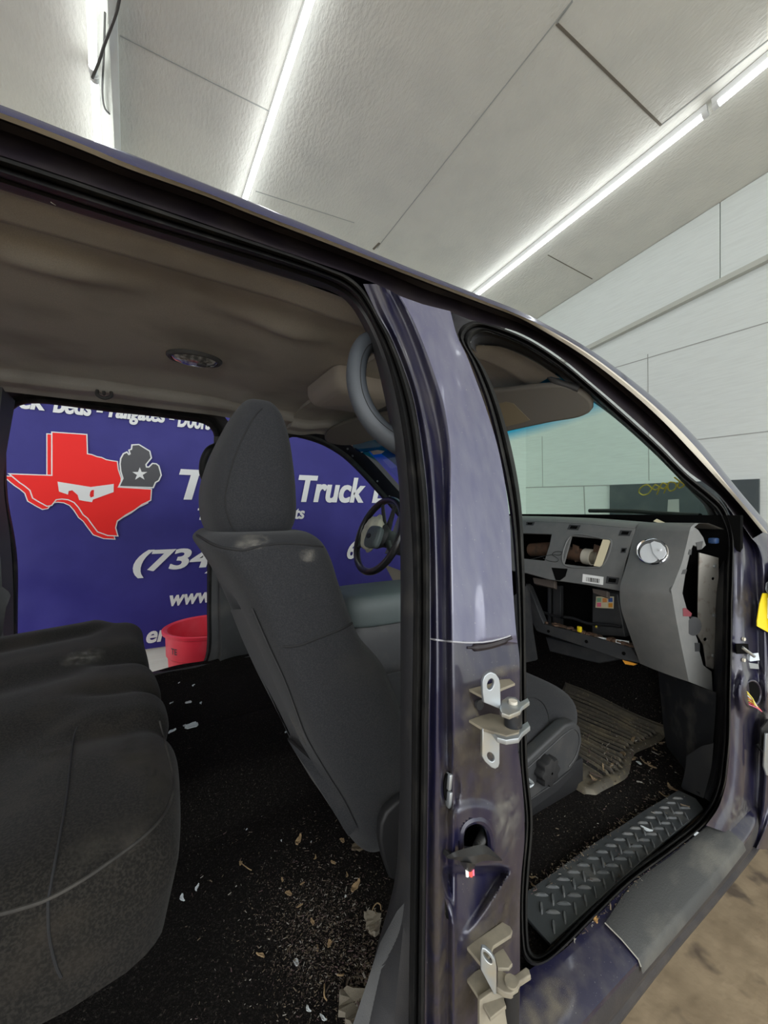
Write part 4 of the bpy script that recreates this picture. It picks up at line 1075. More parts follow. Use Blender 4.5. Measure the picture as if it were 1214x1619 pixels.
bm = BM(); add_box(bm, (.35, YC, .47), (2.8, 1.72, .05)); obj('floor_pan', bm, M_black, TR, smooth=False)
bm = BM()
add_loft(bm, [[V((x, 2 * YC - .41, z)) for x in (-1.1, 1.8)] for z in (.40, .52)] + [[V((x, 2 * YC - .46, .555)) for x in (-1.1, 1.8)], [V((x, 2 * YC - .50, .56)) for x in (-1.1, 1.8)], [V((x, 2 * YC - .52, .53)) for x in (-1.1, 1.8)]])
obj('far_sill', bm, M_trim, TR)
bm = BM()
add_loft(bm, [[V((x, y, z)) for x in (-1.1, .30)] for y, z in ((.43, .42), (.43, .52), (.46, .545), (.50, .55), (.515, .53))])
obj('rear_sill', bm, M_gtrim, TR)
# inner sill cover at the foot of the centre pillar
isl = [[(600, 1492), (578, 1560), (556, 1625), (530, 1700)], [(628, 1440), (622, 1520), (616, 1625), (610, 1700)], [(646, 1420), (645, 1520), (644, 1625), (642, 1700)]]
obj('sill_cover', loft([[side(u, v, o) for u, v in cr(c, 30)] for c, o in zip(isl, (.092, .060, .04))]), M_gtrim, TR)
# kick panel in front of the door opening
kp = [[(1040, 1058), (1046, 1120), (1052, 1170), (1066, 1215), (1082, 1240)], [(1085, 1078), (1086, 1130), (1086, 1170), (1088, 1215), (1096, 1252)], [(1132, 1095), (1130, 1140), (1126, 1180), (1120, 1220), (1108, 1258)]]
obj('kick_panel', loft([[on_x(u, v, x) for u, v in cr(c, 30)] for c, x in zip(kp, (1.56, 1.44, 1.37))]), mat('kick_plastic', (.022, .023, .025), .5, 0, (.10, .095, .085), 16, .52, .8, (1, 1, 1), bump=.2, bscale=400), TR)
obj('sill_end_trim', loft([[on_x(u, v, x) for u, v in cr(c, 20)] for c, x in zip(([(1085, 1195), (1082, 1222), (1076, 1246)], [(1108, 1180), (1108, 1225), (1098, 1256)], [(1128, 1175), (1124, 1215), (1112, 1262)]), (1.36, 1.31, 1.27))]), M_gtrim, TR)

# ------------------------------------------------------------------ floor mat
mt = [(905, 1086), (943, 1097), (985, 1113), (1044, 1140), (1037, 1160), (1030, 1174), (1022, 1190), (1012, 1206), (985, 1226), (960, 1246), (943, 1253), (924, 1244), (904, 1230), (860, 1205)]
ax, bx_ = 1.06, 1.60
rows = []
for i in range(330):
    s = i / 329; x = lerp(1.07, 1.63, s)
    row = []
    for k_ in range(60):
        t = k_ / 59
        y0 = .655 + .05 * sstep(.3, .62, s) + .02 * sstep(.0, .05, -s + .05)
        y = lerp(y0, 1.12, t)
        e = min(s * .53, (1 - s) * .53, t * (1.12 - y0), (1 - t) * (1.12 - y0))
        h = .012 * sstep(0, .012, e)
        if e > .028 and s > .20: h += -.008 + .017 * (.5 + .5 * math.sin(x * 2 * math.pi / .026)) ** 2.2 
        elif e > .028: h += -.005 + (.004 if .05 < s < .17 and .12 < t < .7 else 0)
        row.append(V((x, y, carpet_z(x, y) + h + .004)))
    rows.append(row)
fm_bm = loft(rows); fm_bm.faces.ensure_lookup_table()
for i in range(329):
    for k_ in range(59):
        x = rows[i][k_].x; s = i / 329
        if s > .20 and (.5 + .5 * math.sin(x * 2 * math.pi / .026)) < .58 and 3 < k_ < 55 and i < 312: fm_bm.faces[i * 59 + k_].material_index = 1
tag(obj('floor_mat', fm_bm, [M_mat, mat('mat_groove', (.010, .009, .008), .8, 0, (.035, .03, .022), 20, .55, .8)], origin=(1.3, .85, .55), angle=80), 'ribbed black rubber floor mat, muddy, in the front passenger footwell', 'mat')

# ------------------------------------------------------------------ front passenger seat
ST = thing('front_seat', 'charcoal cloth front passenger seat with tall headrest, behind the bare centre pillar', 'seat', (.75, .95, FZ))
lv = [(.60, .42, .52, .80, 1.06), (.615, .385, .54, .735, 1.12), (.66, .365, .545, .708, 1.17), (.75, .322, .525, .700, 1.20), (.9, .258, .475, .698, 1.215), (1.0, .218, .435, .700, 1.22), (1.1, .178, .385, .706, 1.22), (1.2, .136, .350, .714, 1.215), (1.255, .105, .335, .722, 1.21), (1.285, .088, .322, .735, 1.20), (1.305, .10, .30, .765, 1.17), (1.312, .13, .26, .84, 1.10)]
def back_bulge(p):
    # wing at the lower front edge of the near side, hollow in the back
    if p.z < 1.10: p = p + V((.05 * sstep(1.10, 1.0, p.z) * sstep(.36, .5, p.x + (p.z - 1.0) * .4), 0, 0))
    d = sstep(.82, .95, p.y) * sstep(1.15, 1.02, p.y) * sstep(1.20, 1.08, p.z) * sstep(.62, .8, p.z)
    xr = .178 + (1.1 - p.z) * .40
    if p.x < xr + .07: p = p + V((.030 * d, 0, 0))
    return p
back = obj('backrest', stack(lv, n=96, e=4.6, m=110, bulge=back_bulge), M_fabric, ST, angle=80)
SB = bvh_of(back)
for sm in ([(311, 846), (340, 862), (366, 868), (386, 870), (402, 866), (440, 860), (490, 862), (528, 870), (545, 886), (556, 915), (566, 945), (574, 972), (579, 977)],
           [(448, 1022), (470, 1021), (500, 1010), (540, 994), (578, 975), (600, 977), (618, 985), (640, 996)]):
    seam_on('seam', SB, sm, .0027, M_thread, back, 60)
dust(SB, 398, 857, 30, 15, M_dust, back, -.1); dust(SB, 488, 878, 16, 12, M_dust, back); dust(SB, 470, 1165, 14, 40, M_dust, back, -.35)
# loose cloth flap over the back
fl = [[(346, 945), (360, 1000), (378, 1050), (410, 1100), (440, 1150), (480, 1210), (520, 1262), (552, 1300)], [(375, 955), (395, 1005), (420, 1060), (446, 1110), (470, 1160), (505, 1212), (535, 1262), (560, 1305)], [(402, 960), (428, 1020), (452, 1072), (470, 1120), (486, 1162), (516, 1215), (545, 1262), (566, 1305)]]
rings = []
for c, lift in zip(fl, (.004, .022, .004)):
    pts = []
    for u, v in cr(c, 50):
        q = cast(SB, u, v, lift)
        if q is not None: pts.append(tuple(q))
    if len(pts) > 4: rings.append([V(p) for p in cr(pts, 50)])
if len(rings) == 3: obj('back_flap', loft([rings[0], [a.lerp(b, .5) + V((-.004, -.004, 0)) for a, b in zip(rings[0], rings[1])], rings[1], [a.lerp(b, .6) for a, b in zip(rings[1], rings[2])], rings[2]]), M_fabric, back)
# headrest
lv = [(1.300, .13, .25, .85, 1.06), (1.306, .110, .272, .815, 1.095), (1.34, .098, .284, .800, 1.11), (1.40, .096, .284, .800, 1.11), (1.46, .110, .278, .806, 1.095), (1.52, .134, .268, .818, 1.07), (1.565, .156, .255, .838, 1.045), (1.592, .174, .240, .868, 1.015), (1.604, .19, .22, .91, .98)]
head = obj('headrest', stack(lv, n=72, e=3.4, m=60), M_fabric, ST, angle=80)
HBV = bvh_of(head)
seam_on('seam', HBV, [(370, 838), (360, 815), (356, 790), (362, 755), (374, 715), (390, 680), (405, 655), (414, 646)], .0018, M_thread, head, 60)
for y in (.89, 1.02):
    obj('headrest_post', tube([V((.195, y, 1.27)), V((.195, y, 1.33))], .007, seg=12), M_metal, ST)
# cushion
lv = [(.60, .50, 1.07, .73, 1.17), (.62, .46, 1.12, .705, 1.195), (.68, .45, 1.16, .690, 1.21), (.735, .45, 1.175, .690, 1.21), (.765, .46, 1.165, .70, 1.20), (.785, .48, 1.135, .73, 1.17), (.795, .55, 1.05, .80, 1.10)]
cush = obj('cushion', stack(lv, n=72, e=4.2, m=50), M_fabric, ST, angle=80)
CBV = bvh_of(cush)
seam_on('seam', CBV, [(826, 1106), (845, 1104), (858, 1112), (866, 1128), (868, 1142)], .0018, M_thread, cush, 40)
sp = [(800, 1230), (832, 1204), (868, 1170), (894, 1146), (908, 1141), (918, 1150), (921, 1172), (914, 1200), (902, 1218), (880, 1236), (850, 1258), (820, 1282), (790, 1300)]
pq = V((.9, .655, .68)); sn = V((.02, -1, 0))
shield = obj('side_shield', plate(sp, [], pq, sn, .035, bevel=.007), M_dashdark, ST, angle=50)
sp2 = [on_plane(u, v, pq, sn) + V((0, -.001, 0)) for u, v in cr([(800, 1238), (832, 1215), (868, 1182), (895, 1158), (907, 1152), (914, 1160), (915, 1176), (908, 1198), (898, 1212)], 60)]
obj('shield_rib', tube(sp2, .0018, seg=6), M_dashdark, shield)
kc = on_plane(859, 1214, pq, sn)
bm = BM()
def knob_ring(r, y): return [V((kc.x + (r + (.0035 * math.cos(8 * t) if r > .02 else 0)) * math.cos(t), kc.y + y, kc.z + (r + (.0035 * math.cos(8 * t) if r > .02 else 0)) * math.sin(t))) for t in [2 * math.pi * i / 64 for i in range(64)]]
vs = add_loft(bm, [knob_ring(.034, 0), knob_ring(.034, -.018), knob_ring(.031, -.024), knob_ring(.018, -.026), knob_ring(.003, -.026)], cu=True)
obj('recline_knob', bm, M_black, shield, angle=45)
sl_ = [on_plane(u, v, pq, sn) for u, v in ((800, 1300), (832, 1280), (880, 1243), (905, 1222), (908, 1232), (884, 1256), (832, 1296), (800, 1316))]
obj('seat_base', box((.80, .93, .575), (.62, .46, .09), .01), M_black, ST)
obj('side_skirt', plate([(790, 1296), (832, 1268), (880, 1236), (904, 1216), (906, 1226), (884, 1250), (845, 1278), (832, 1300), (800, 1320)], [], V((.9, .665, .6)), sn, .015, bevel=.003), M_black, ST, angle=50)
obj('slide_lever', tube(cr([tuple(on_plane(u, v, pq + V((0, -.02, 0)), sn)) for u, v in ((820, 1222), (836, 1233), (842, 1239), (836, 1244), (820, 1250))], 24), .004, seg=8), M_metal, ST)
obj('recliner_cover', plate([(640, 1262), (624, 1272), (610, 1286), (602, 1304), (600, 1330), (606, 1362), (616, 1390), (640, 1400)], [], V((.42, .66, .65)), V((-.2, -1, 0)), .025, bevel=.006), M_black, ST, angle=50)

# ------------------------------------------------------------------ rear bench
def bench_top(y, x):
    z = .872
    k_ = sstep(-.20, -.10, x)
    for c_, w_, h_ in ((.83, .18, .028), (1.135, .085, .036), (1.34, .11, .042), (1.70, .21, .058)):
        z += k_ * h_ * math.exp(-abs((y - c_) / w_) ** 4)
    for c_, w_, h_ in ((.84, .24, .024), (1.245, .13, .034), (1.60, .20, .048), (1.88, .09, .052)):
        z += (1 - k_) * h_ * math.exp(-abs((y - (c_ + .35 * (x + .2) * (c_ > 1.2))) / w_) ** 3)
    z += .014 * sstep(1.62, 1.85, y) * sstep(-.24, -.14, x)
    z += -.03 * math.exp(-((x + .30) / .14) ** 2 - ((y - .92) / .2) ** 2)
    return z
rings = []
NY = 120
for i in range(NY + 1):
    s = i / NY; y = lerp(.635, 1.96, s)
    e0 = min((y - .635) / .055, (1.96 - y) / .05, 1.0); rd = math.sqrt(max(0, 1 - (1 - e0) ** 2))
    xf = .028 + .012 * math.sin((y - .63) * 4) - .045 * sstep(1.0, 1.9, y)
    xf += .010 * math.exp(-((y - .83) / .16) ** 4) - .014 * (math.exp(-((y - 1.045) / .03) ** 2) + math.exp(-((y - 1.225) / .025) ** 2) + math.exp(-((y - 1.46) / .025) ** 2))
    xf -= .10 * (1 - rd) ** 1.0
    ring = []
    zb = .715 + .0 * rd
    prof = [(-.85, zb), (-.85, None)] + [(-.80 + (xf - .07 + .80) * k_ / 30, None) for k_ in range(31)]
    for x, z in prof:
        zt_ = bench_top(y, x)
        zt_ = .84 + (zt_ - .84) * (.25 + .75 * rd) if rd < 1 else zt_
        ring.append(V((x, y, zb if z is not None else zt_ - .016 * sstep(xf - .22, xf - .06, x))))
    zt_ = ring[-1].z
    for k_ in range(1, 11):
        a_ = math.pi / 2 * k_ / 10
        ring.append(V((xf - .07 + .07 * math.sin(a_), y, zt_ - .065 * (1 - math.cos(a_)))))
    for k_ in range(1, 6): ring.append(V((xf - .02 * k_ / 5, y, lerp(zt_ - .065, zb, k_ / 5))))
    rings.append(ring)
bm = BM(); vs = add_loft(bm, rings)
c0_ = [v for v in vs[0]]; bm.faces.new(c0_); bm.faces.new(vs[-1][::-1])
RB = thing('rear_bench', 'black cloth rear bench cushion with sculpted bolsters and worn piping, nearest the camera at left', 'seat', (-.3, 1.28, FZ))
bench = obj('cushion', bm, M_fabric_bench, RB, angle=55)
BB = bvh_of(bench)
seam_on('piping', BB, [(-20, 1450), (30, 1437), (75, 1422), (130, 1392), (180, 1358), (230, 1320), (258, 1290), (270, 1265), (274, 1240), (268, 1205), (258, 1165), (252, 1140)], .0026, M_piping, bench, 90, lift=.0)
M_fdust = stain_mat('faint_dust', (.075, .068, .058), .55, 30)
for a_ in ((130, 1040, 40, 14, M_dust, -.2), (80, 1190, 44, 16, M_fdust, -.1), (250, 1255, 24, 40, M_fdust, .1), (215, 1190, 40, 30, M_fdust, .3), (170, 1340, 90, 40, M_fdust, -.5)): dust(BB, *a_[:4], a_[4], bench, a_[5])
seam_on('seam', BB, [(76, 1424), (84, 1380), (95, 1320), (105, 1260), (112, 1200), (118, 1160), (122, 1150)], .0018, M_thread, bench, 60)
seam_on('seam', BB, [(76, 1424), (78, 1480), (90, 1530), (97, 1545)], .0018, M_thread, bench, 40)
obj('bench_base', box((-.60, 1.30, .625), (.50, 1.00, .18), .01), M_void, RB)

# ------------------------------------------------------------------ centre console, steering wheel
CO = thing('center_console', 'grey-green vinyl centre console lid between the front seats', 'console', (.82, 1.38, FZ))
obj('console_box', stack([(.60, .60, 1.06, 1.24, 1.50), (.75, .60, 1.06, 1.24, 1.50), (.90, .61, 1.05, 1.25, 1.50), (.93, .62, 1.04, 1.26, 1.49)], e=7, m=20), M_dashdark, CO)
obj('console_lid', stack([(.93, .62, 1.05, 1.25, 1.51), (.94, .60, 1.07, 1.24, 1.52), (1.0, .595, 1.08, 1.235, 1.525), (1.035, .61, 1.06, 1.25, 1.51), (1.048, .66, 1.0, 1.29, 1.47)], e=5, m=30), M_green, CO)
wc = on_y(598, 846, 1.77)
ax_ = V((-.93, -.02, .36)).normalized(); e1 = V((0, 1, 0)); e1 = (e1 - ax_ * e1.dot(ax_)).normalized(); e2 = ax_.cross(e1)
SWp = obj('steering_wheel', tube([wc + (e1 * math.cos(t) + e2 * math.sin(t)) * .197 for t in [2 * math.pi * i / 72 for i in range(72)]], .0185, seg=14, closed=True), mat('wheel_leather', (.018, .017, .018), .3, coat=.3), TR)
for a_ in (math.radians(25), math.radians(155), math.radians(250), math.radians(290)):
    d = e1 * math.cos(a_) + e2 * math.sin(a_)
    obj('wheel_spoke', tube([wc - ax_ * .035 + d * .05, wc - ax_ * .018 + d * .12, wc + d * .192], [.022, .016, .012], seg=10, squash=.6), M_dashdark, SWp)
obj('wheel_hub', tube([wc - ax_ * .16, wc - ax_ * .05, wc - ax_ * .012, wc + ax_ * .012], [.04, .05, .072, .060], seg=28), M_dashdark, SWp)
bag = BM(); bmesh.ops.create_icosphere(bag, subdivisions=4, radius=.085)
from mathutils import noise as mno
for v in bag.verts:
    nn = mno.noise(v.co * 22) * .014 + mno.noise(v.co * 55 + V((3, 1, 0))) * .007
    v.co = v.co * (1 + nn / .085)
    v.co = wc + ax_ * .0 + e1 * (v.co.x * 1.0 + .045) + e2 * (v.co.y * 1.15 - .005) + ax_ * (v.co.z * .45 + .012)
obj('deflated_airbag', bag, M_bag, SWp)
cv_ = wc + ax_ * .045 + e1 * -.045 + e2 * .025
obj('horn_pad', stack([(0, -.06, .06, -.055, .055), (.02, -.062, .062, -.058, .058), (.032, -.05, .05, -.045, .045)], e=4, m=14, bulge=lambda p: cv_ + e1 * p.x + e2 * p.y + ax_ * (p.z - .01)), M_green, SWp)
obj('pad_emblem', stack([(0, -.02, .02, -.013, .013), (.004, -.019, .019, -.012, .012)], e=2, m=8, bulge=lambda p: cv_ + e1 * (p.x + .02) + e2 * p.y + ax_ * (p.z + .021)), M_black, SWp)
obj('steering_column', tube([wc - ax_ * .12, wc - ax_ * .45 ], [.055, .07], seg=20), M_dashdark, TR)
obj('column_stalk', tube([wc - ax_ * .09 + e1 * .05, wc - ax_ * .11 + e1 * .17 - e2 * .04], .008, seg=8), M_black, TR)

# ------------------------------------------------------------------ dashboard
def d_(x, y): return (820 + x / 3.081, 780 + y / 3.081)
def dp(*pts): return [d_(*p) for p in pts]
FP = V((1.335, .9, 1.21)); FN = V((-.2, 0, .085)).normalized()
def on_face(u, v, lift=0.0): return on_plane(u, v, FP, FN) + FN * lift
fy0, fy1 = on_face(835, 830).y, 2.18
face_o = dp((35, 135), (150, 140), (330, 150), (566, 172), (548, 240), (520, 330), (492, 475), (330, 445), (150, 420), (35, 388))
face_pts = [on_face(u, v) for u, v in face_o]
extra = [V((FP.x + (FP.z - z) * .0 , 2.16, z)) for z in ()]
# the face runs on to the driver's side behind the pillar
topz = face_pts[0].z; botz = face_pts[-1].z
def face_at(y, z): return V((FP.x + (z - FP.z) * .425, y, z))
outline = face_pts + [face_at(1.50, botz), face_at(2.15, botz - .02), face_at(2.15, topz), face_at(1.5, topz)]
hole1 = [on_face(u, v) for u, v in dp((38, 196), (160, 199), (150, 250), (125, 328), (36, 320))] 
hole1[0].y += .06; hole1[-1].y += .06
hole2 = [on_face(u, v) for u, v in dp((256, 208), (412, 222), (450, 230), (405, 358), (366, 362), (218, 344))]
DA = obj('dashboard', plate(outline, [hole1, hole2], FP, FN, .008, bevel=.0015, is3d=True), M_dash, TR, angle=40)
obj('opening_rim', tube(cr([tuple(p + FN * .001) for p in [hole2[0], hole2[1], hole2[2], hole2[3], hole2[4], hole2[5]]], 60, closed=True), .003, seg=6, closed=True), M_dash, DA)
# padded top up to the glass
tf = [on_face(u, v) for u, v in dp((35, 135), (150, 140), (330, 150), (566, 172))]
tf = [face_at(2.15, topz), face_at(1.6, topz)] + tf
tfr = [V(p) for p in cr([tuple(p) for p in tf], 60)]
rings = [tfr, [p + V((.006, 0, .009)) for p in tfr], [p + V((.03, 0, .018)) for p in tfr], [p + V((.09, 0, .020)) for p in tfr], [p + V((.20, 0, .010)) for p in tfr], [p + V((.46 - .25 * abs((p.y - YC) / .8) ** 2, 0, -.03)) for p in tfr]]
obj('dash_top', loft(rings), M_dash, DA)
vpts = [p.lerp(q, .5) + V((0, 0, .003)) for p, q in zip(rings[3], rings[4])]
obj('defrost_slot', loft([[p + V((-.018, 0, .006)) for p in vpts], [p + V((.018, 0, .003)) for p in vpts]]), M_void, DA)
for pl_ in (((38, 140), (78, 140), (70, 157), (36, 155)), ((248, 152), (302, 156), (290, 180), (236, 176)), ((496, 180), (552, 182), (540, 208), (486, 206)), ((502, 266), (527, 266), (520, 290), (496, 290)), ((430, 404), (490, 412), (482, 444), (424, 438))):
    c_ = dp(*pl_); mx_ = sum(p[0] for p in c_) / 4, sum(p[1] for p in c_) / 4
    cp = obj('clip_pocket', plate([V(on_face(*p)) for p in c_], [], FP, FN, .002, lift=.0012, is3d=True), M_dashdark, DA, smooth=False)
    obj('pocket_slot', plate([V(on_face(mx_[0] + (p[0] - mx_[0]) * .6, mx_[1] + (p[1] - mx_[1]) * .55)) for p in c_], [], FP, FN, .001, lift=.002, is3d=True), M_void, cp, smooth=False)
obj('notch', plate([V(on_face(*d_(*p))) for p in ((160, 362), (238, 368), (228, 405), (200, 425), (180, 422))], [], FP, FN, .002, lift=.0012, is3d=True), M_void, DA, smooth=False)
lab = obj('barcode_label', plate([V(on_face(*d_(*p))) for p in ((313, 393), (414, 408), (411, 447), (310, 432))], [], FP, FN, .0008, lift=.0015, is3d=True), M_white, DA, smooth=False)
bm = BM(); rng = random.Random(2)
for i in range(17):
    t0 = .18 + .66 * i / 17; t1 = t0 + rng.choice((.012, .02, .028))
    def L4(t, s): 
        a = lerp(313, 414, t), lerp(393, 408, t); b = lerp(310, 411, t), lerp(432, 447, t)
        return on_face(*d_(lerp(a[0], b[0], s), lerp(a[1], b[1], s)), .0019)
    bm.faces.new([bm.verts.new(p) for p in (L4(t0, .32), L4(t1, .32), L4(t1, .85), L4(t0, .85))])
obj('barcode', bm, M_void, lab, smooth=False)
# what shows inside the openings
IX = 1.47
def ip(x, y, X=IX): u, v = d_(x, y); return on_x(u, v, X)
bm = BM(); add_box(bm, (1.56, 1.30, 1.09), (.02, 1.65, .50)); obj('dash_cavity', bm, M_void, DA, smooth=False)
obj('cross_tube', tube([ip(60, 275, 1.42), ip(160, 270, 1.42)], .028, seg=16), M_rust, DA)
obj('cross_tube', tube([ip(240, 290, 1.42), ip(330, 308, 1.42)], .026, seg=16), M_rust, DA)
obj('airbag_canister', tube([ip(322, 306, 1.41), ip(360, 312, 1.41)], .030, seg=20), M_cream, DA)
obj('canister_end', tube([ip(352, 312, 1.41), ip(385, 316, 1.41)], .024, seg=20), M_dirtmetal, DA)
for x0 in (262, 366):
    obj('tube_bracket', plate([d_(x0, 248), d_(x0 + 28, 258), d_(x0 + 34, 330), d_(x0 + 12, 336), d_(x0 - 6, 296)], [], ip(x0, 290, 1.40), V((-1, -.2, 0)), .01, bevel=.002), M_rust, DA, smooth=False)
obj('tape_strip', plate([d_(412, 222), d_(449, 229), d_(404, 360), d_(366, 354)], [], on_face(*d_(410, 290)), FN, .002, lift=.002), M_beige, DA, smooth=False)
pts = [on_face(*d_(x, y), .002) for x, y in cr([(60, 322), (110, 310), (160, 300), (205, 300), (212, 288), (180, 285), (165, 298), (195, 322), (190, 332), (150, 330), (120, 316)], 60)]
obj('loose_wire', tube(pts, .0012, seg=6), M_dashdark, DA)
# right end of the dash with the round vent
EPl, EN = V((1.30, .525, 1.10)), V((-.22, -1, 0)).normalized()
le = [(1003, 837, 1.375), (998, 862, 1.345), (992, 887, 1.315), (979, 929, 1.255), (981, 962, 1.265), (996, 1005, 1.31), (1011.5, 1049, 1.355)]
ce = [(1090, 840), (1085, 862), (1078, 890), (1061, 933), (1068, 975), (1078, 1026), (1089, 1078)]
def poly_rs(P, n):
    P = [tuple(p) for p in P]; L_ = [0]
    for a, b in zip(P, P[1:]): L_.append(L_[-1] + math.dist(a, b))
    return L_, P
def fine(P, k_=6):
    out = []
    for a, b in zip(P, P[1:]):
        for i in range(k_): out.append(V(a).lerp(V(b), i / k_))
    out.append(V(P[-1])); return out
LE = fine([on_x(u, v, x) for u, v, x in le]); CE = fine([on_plane(u, v, EPl, EN) for u, v in ce])
def round_keel(R): 
    for _ in range(2): R = [R[0]] + [R[i - 1] * .25 + R[i] * .5 + R[i + 1] * .25 for i in range(1, len(R) - 1)] + [R[-1]]
    return R
LE, CE = round_keel(LE), round_keel(CE)
rings = [[p + V((.05, .004, 0)) for p in LE], LE]
for t in (.1, .3, .5, .7, .9, .97): rings.append([a.lerp(b, t) + V((-.006 * math.sin(math.pi * t), 0, 0)) for a, b in zip(LE, CE)])
rings += [CE, [p + V((.012, -.004, 0)) for p in CE]]
# top crown of the panel
vp_ = obj('vent_panel', loft(rings), M_dash, DA, angle=50)
ct_ = [r[0] for r in rings[1:]]
crown = [[p + V((dx, 0, dz)) for p in ct_] for dx, dz in ((0, 0), (.008, .012), (.035, .022), (.10, .022), (.22, .0))]
obj('panel_crown', loft(crown), M_dash, vp_)
cap_o = ce + [(1127, 1093), (1125, 1062), (1112, 1052), (1106, 1030), (1103, 1012), (1090, 978), (1079, 938), (1084, 905), (1091, 874), (1096, 862), (1110, 868), (1116, 862), (1112, 850), (1104, 838), (1097, 833)]
endc = obj('end_cap', plate(cap_o, [], EPl, EN, .006, bevel=.001), M_dash, vp_, angle=40)
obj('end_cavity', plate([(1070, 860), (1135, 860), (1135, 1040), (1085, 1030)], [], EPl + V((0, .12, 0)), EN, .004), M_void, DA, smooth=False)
q0 = EPl + V((0, .05, 0))
sidem = obj('steel_bracket', plate([(1106, 874), (1118, 877), (1136, 882), (1136, 1062), (1118, 1054), (1113, 1020), (1104, 1005), (1105, 930)], [ell(1128, 915, 3, 2.6, 14), ell(1115.5, 1011, 3.4, 3, 14)], q0, EN, .004, bevel=.0006), M_steel, DA, angle=30)
for u, v in ((1128.5, 895), (1127.5, 973), (1126, 1036)):
    p = on_plane(u, v, q0, EN); obj('bracket_bolt', tube([p, p + EN * .006], .0055, seg=12), M_metal, sidem)
dc = on_plane(1096, 990, EPl - EN * -.0, EN)
obj('air_duct', tube([dc + V((.02, .06, 0)), dc + EN * .002], [.024, .027], seg=24), M_dashdark, DA)
for pl_ in (((862, 240), (896, 232), (890, 272), (868, 276)), ((826, 272), (842, 274), (838, 300), (824, 298)), ((795, 372), (818, 370), (812, 392), (790, 394)), ((856, 728), (880, 728), (880, 770), (858, 770))):
    obj('clip_slot', plate([d_(*p) for p in pl_], [], EPl, EN, .001, lift=.001), M_dashdark, endc, smooth=False)
obj('warning_tab', plate([d_(798, 560), d_(812, 558), d_(842, 585), d_(836, 600), d_(800, 598)], [], EPl, EN, .001, lift=.001), mat('tab_red', (.16, .03, .04), .5), endc, smooth=False)
obj('blue_connector', box(on_plane(1128, 855, q0, EN), (.03, .02, .018), .004), mat('blue_connector', (.02, .05, .13), .5), DA)
# round vent
va, vb_, vc_ = on_x(992, 887, 1.315), on_plane(1078, 890, EPl, EN), on_x(1003, 837, 1.375)
VN_ = (vb_ - va).cross(vc_ - va).normalized()
if VN_.x > 0: VN_ = -VN_
VP_ = on_plane(1032.6, 872.5, va.lerp(vb_, .5) + VN_ * .006, VN_)
def von(u, v, l=0.0): return on_plane(u, v, VP_, VN_) + VN_ * l
vent = obj('round_vent', loft([[von(1032.6 + (p[0]) * s, 872.5 + p[1] * s, l) for p in ell(0, 0, 26.5, 21.5, 48, .12)] for s, l in ((1.0, -.004), (.98, .004), (.92, .006), (.86, .002), (.84, -.01))], cu=True), M_chrome, DA)
bm = BM(); vs = add_loft(bm, [[von(1032.6 + p[0] * s, 872.5 + p[1] * s, l) for p in ell(0, 0, 26.5, 21.5, 48, .12)] for s, l in ((.85, -.008), (.8, -.004), (.5, -.004), (.05, -.004))], cu=True)
obj('vent_disc', bm, M_silver, vent)
obj('vent_flap', plate(ell(1028, 875, 16, 15.5, 28), [], VP_, VN_, .003, lift=.003, bevel=.001), M_silver, vent, angle=40)
obj('vent_flap', plate([(1030, 860), (1036, 857), (1046, 860), (1053, 867), (1056, 876), (1051, 884), (1044, 887), (1034, 876)], [], VP_, VN_, .003, lift=.007, bevel=.001), M_silver, vent, angle=40)
obj('vent_thumb', tube([von(1046, 871, .006), von(1046, 871, .012)], .004, seg=14), M_silver, vent)
# glove box frame
GX = V((1.375, .9, .89)); GN = V((-1, 0, .12)).normalized()
bar = dp((40, 590), (80, 640), (120, 636), (330, 690), (548, 752), (594, 826), (500, 812), (300, 742), (82, 672))
fr_ = obj('glove_box_frame', plate([d_(80, 648), d_(120, 636), d_(330, 690), d_(548, 752), d_(594, 828), d_(480, 806), d_(300, 742), d_(90, 674)], [], GX, GN, .03, bevel=.003), M_dashdark, DA, angle=40)
obj('frame_leg', plate([d_(34, 440), d_(48, 452), d_(122, 636), d_(84, 668), d_(34, 560)], [], GX + V((.0, 0, 0)), GN, .03, bevel=.003), M_dashdark, fr_, angle=40)
for x, y in ((145, 672), (512, 780), (330, 722)):
    p = on_plane(*d_(x, y), GX, GN); obj('frame_hole', tube([p, p + GN * .002], .006, seg=12), M_void, fr_)
for x0, x1 in ((140, 152), (166, 204)):
    obj('cavity_post', plate([d_(x0, 450), d_(x1, 452), d_(x1, 648), d_(x0, 640)], [], ip(x0, 550, 1.50), V((-1, 0, 0)), .02, bevel=.002), M_dashdark, DA, smooth=False)
hv = obj('blower_box', plate([d_(358, 470), d_(480, 490), d_(520, 700), d_(356, 690)], [], ip(420, 590, 1.47), V((-1, -.1, 0)), .05, bevel=.004), M_dashdark, DA, smooth=False)
stq = ip(420, 530, 1.463)
stk = obj('info_sticker', plate([d_(379, 502), d_(466, 502), d_(464, 561), d_(376, 556)], [], stq, V((-1, -.1, 0)), .001, lift=.004), M_beige, hv, smooth=False)
for x, y, mm in ((384, 508, M_green_chip), (412, 510, M_orange_chip), (440, 508, M_blue_chip), (384, 532, M_pink_chip), (412, 534, M_beige), (440, 534, M_worange)):
    obj('sticker_patch', plate([d_(x, y), d_(x + 20, y), d_(x + 20, y + 20), d_(x, y + 20)], [], stq, V((-1, -.1, 0)), .001, lift=.0055), mm, stk, smooth=False)
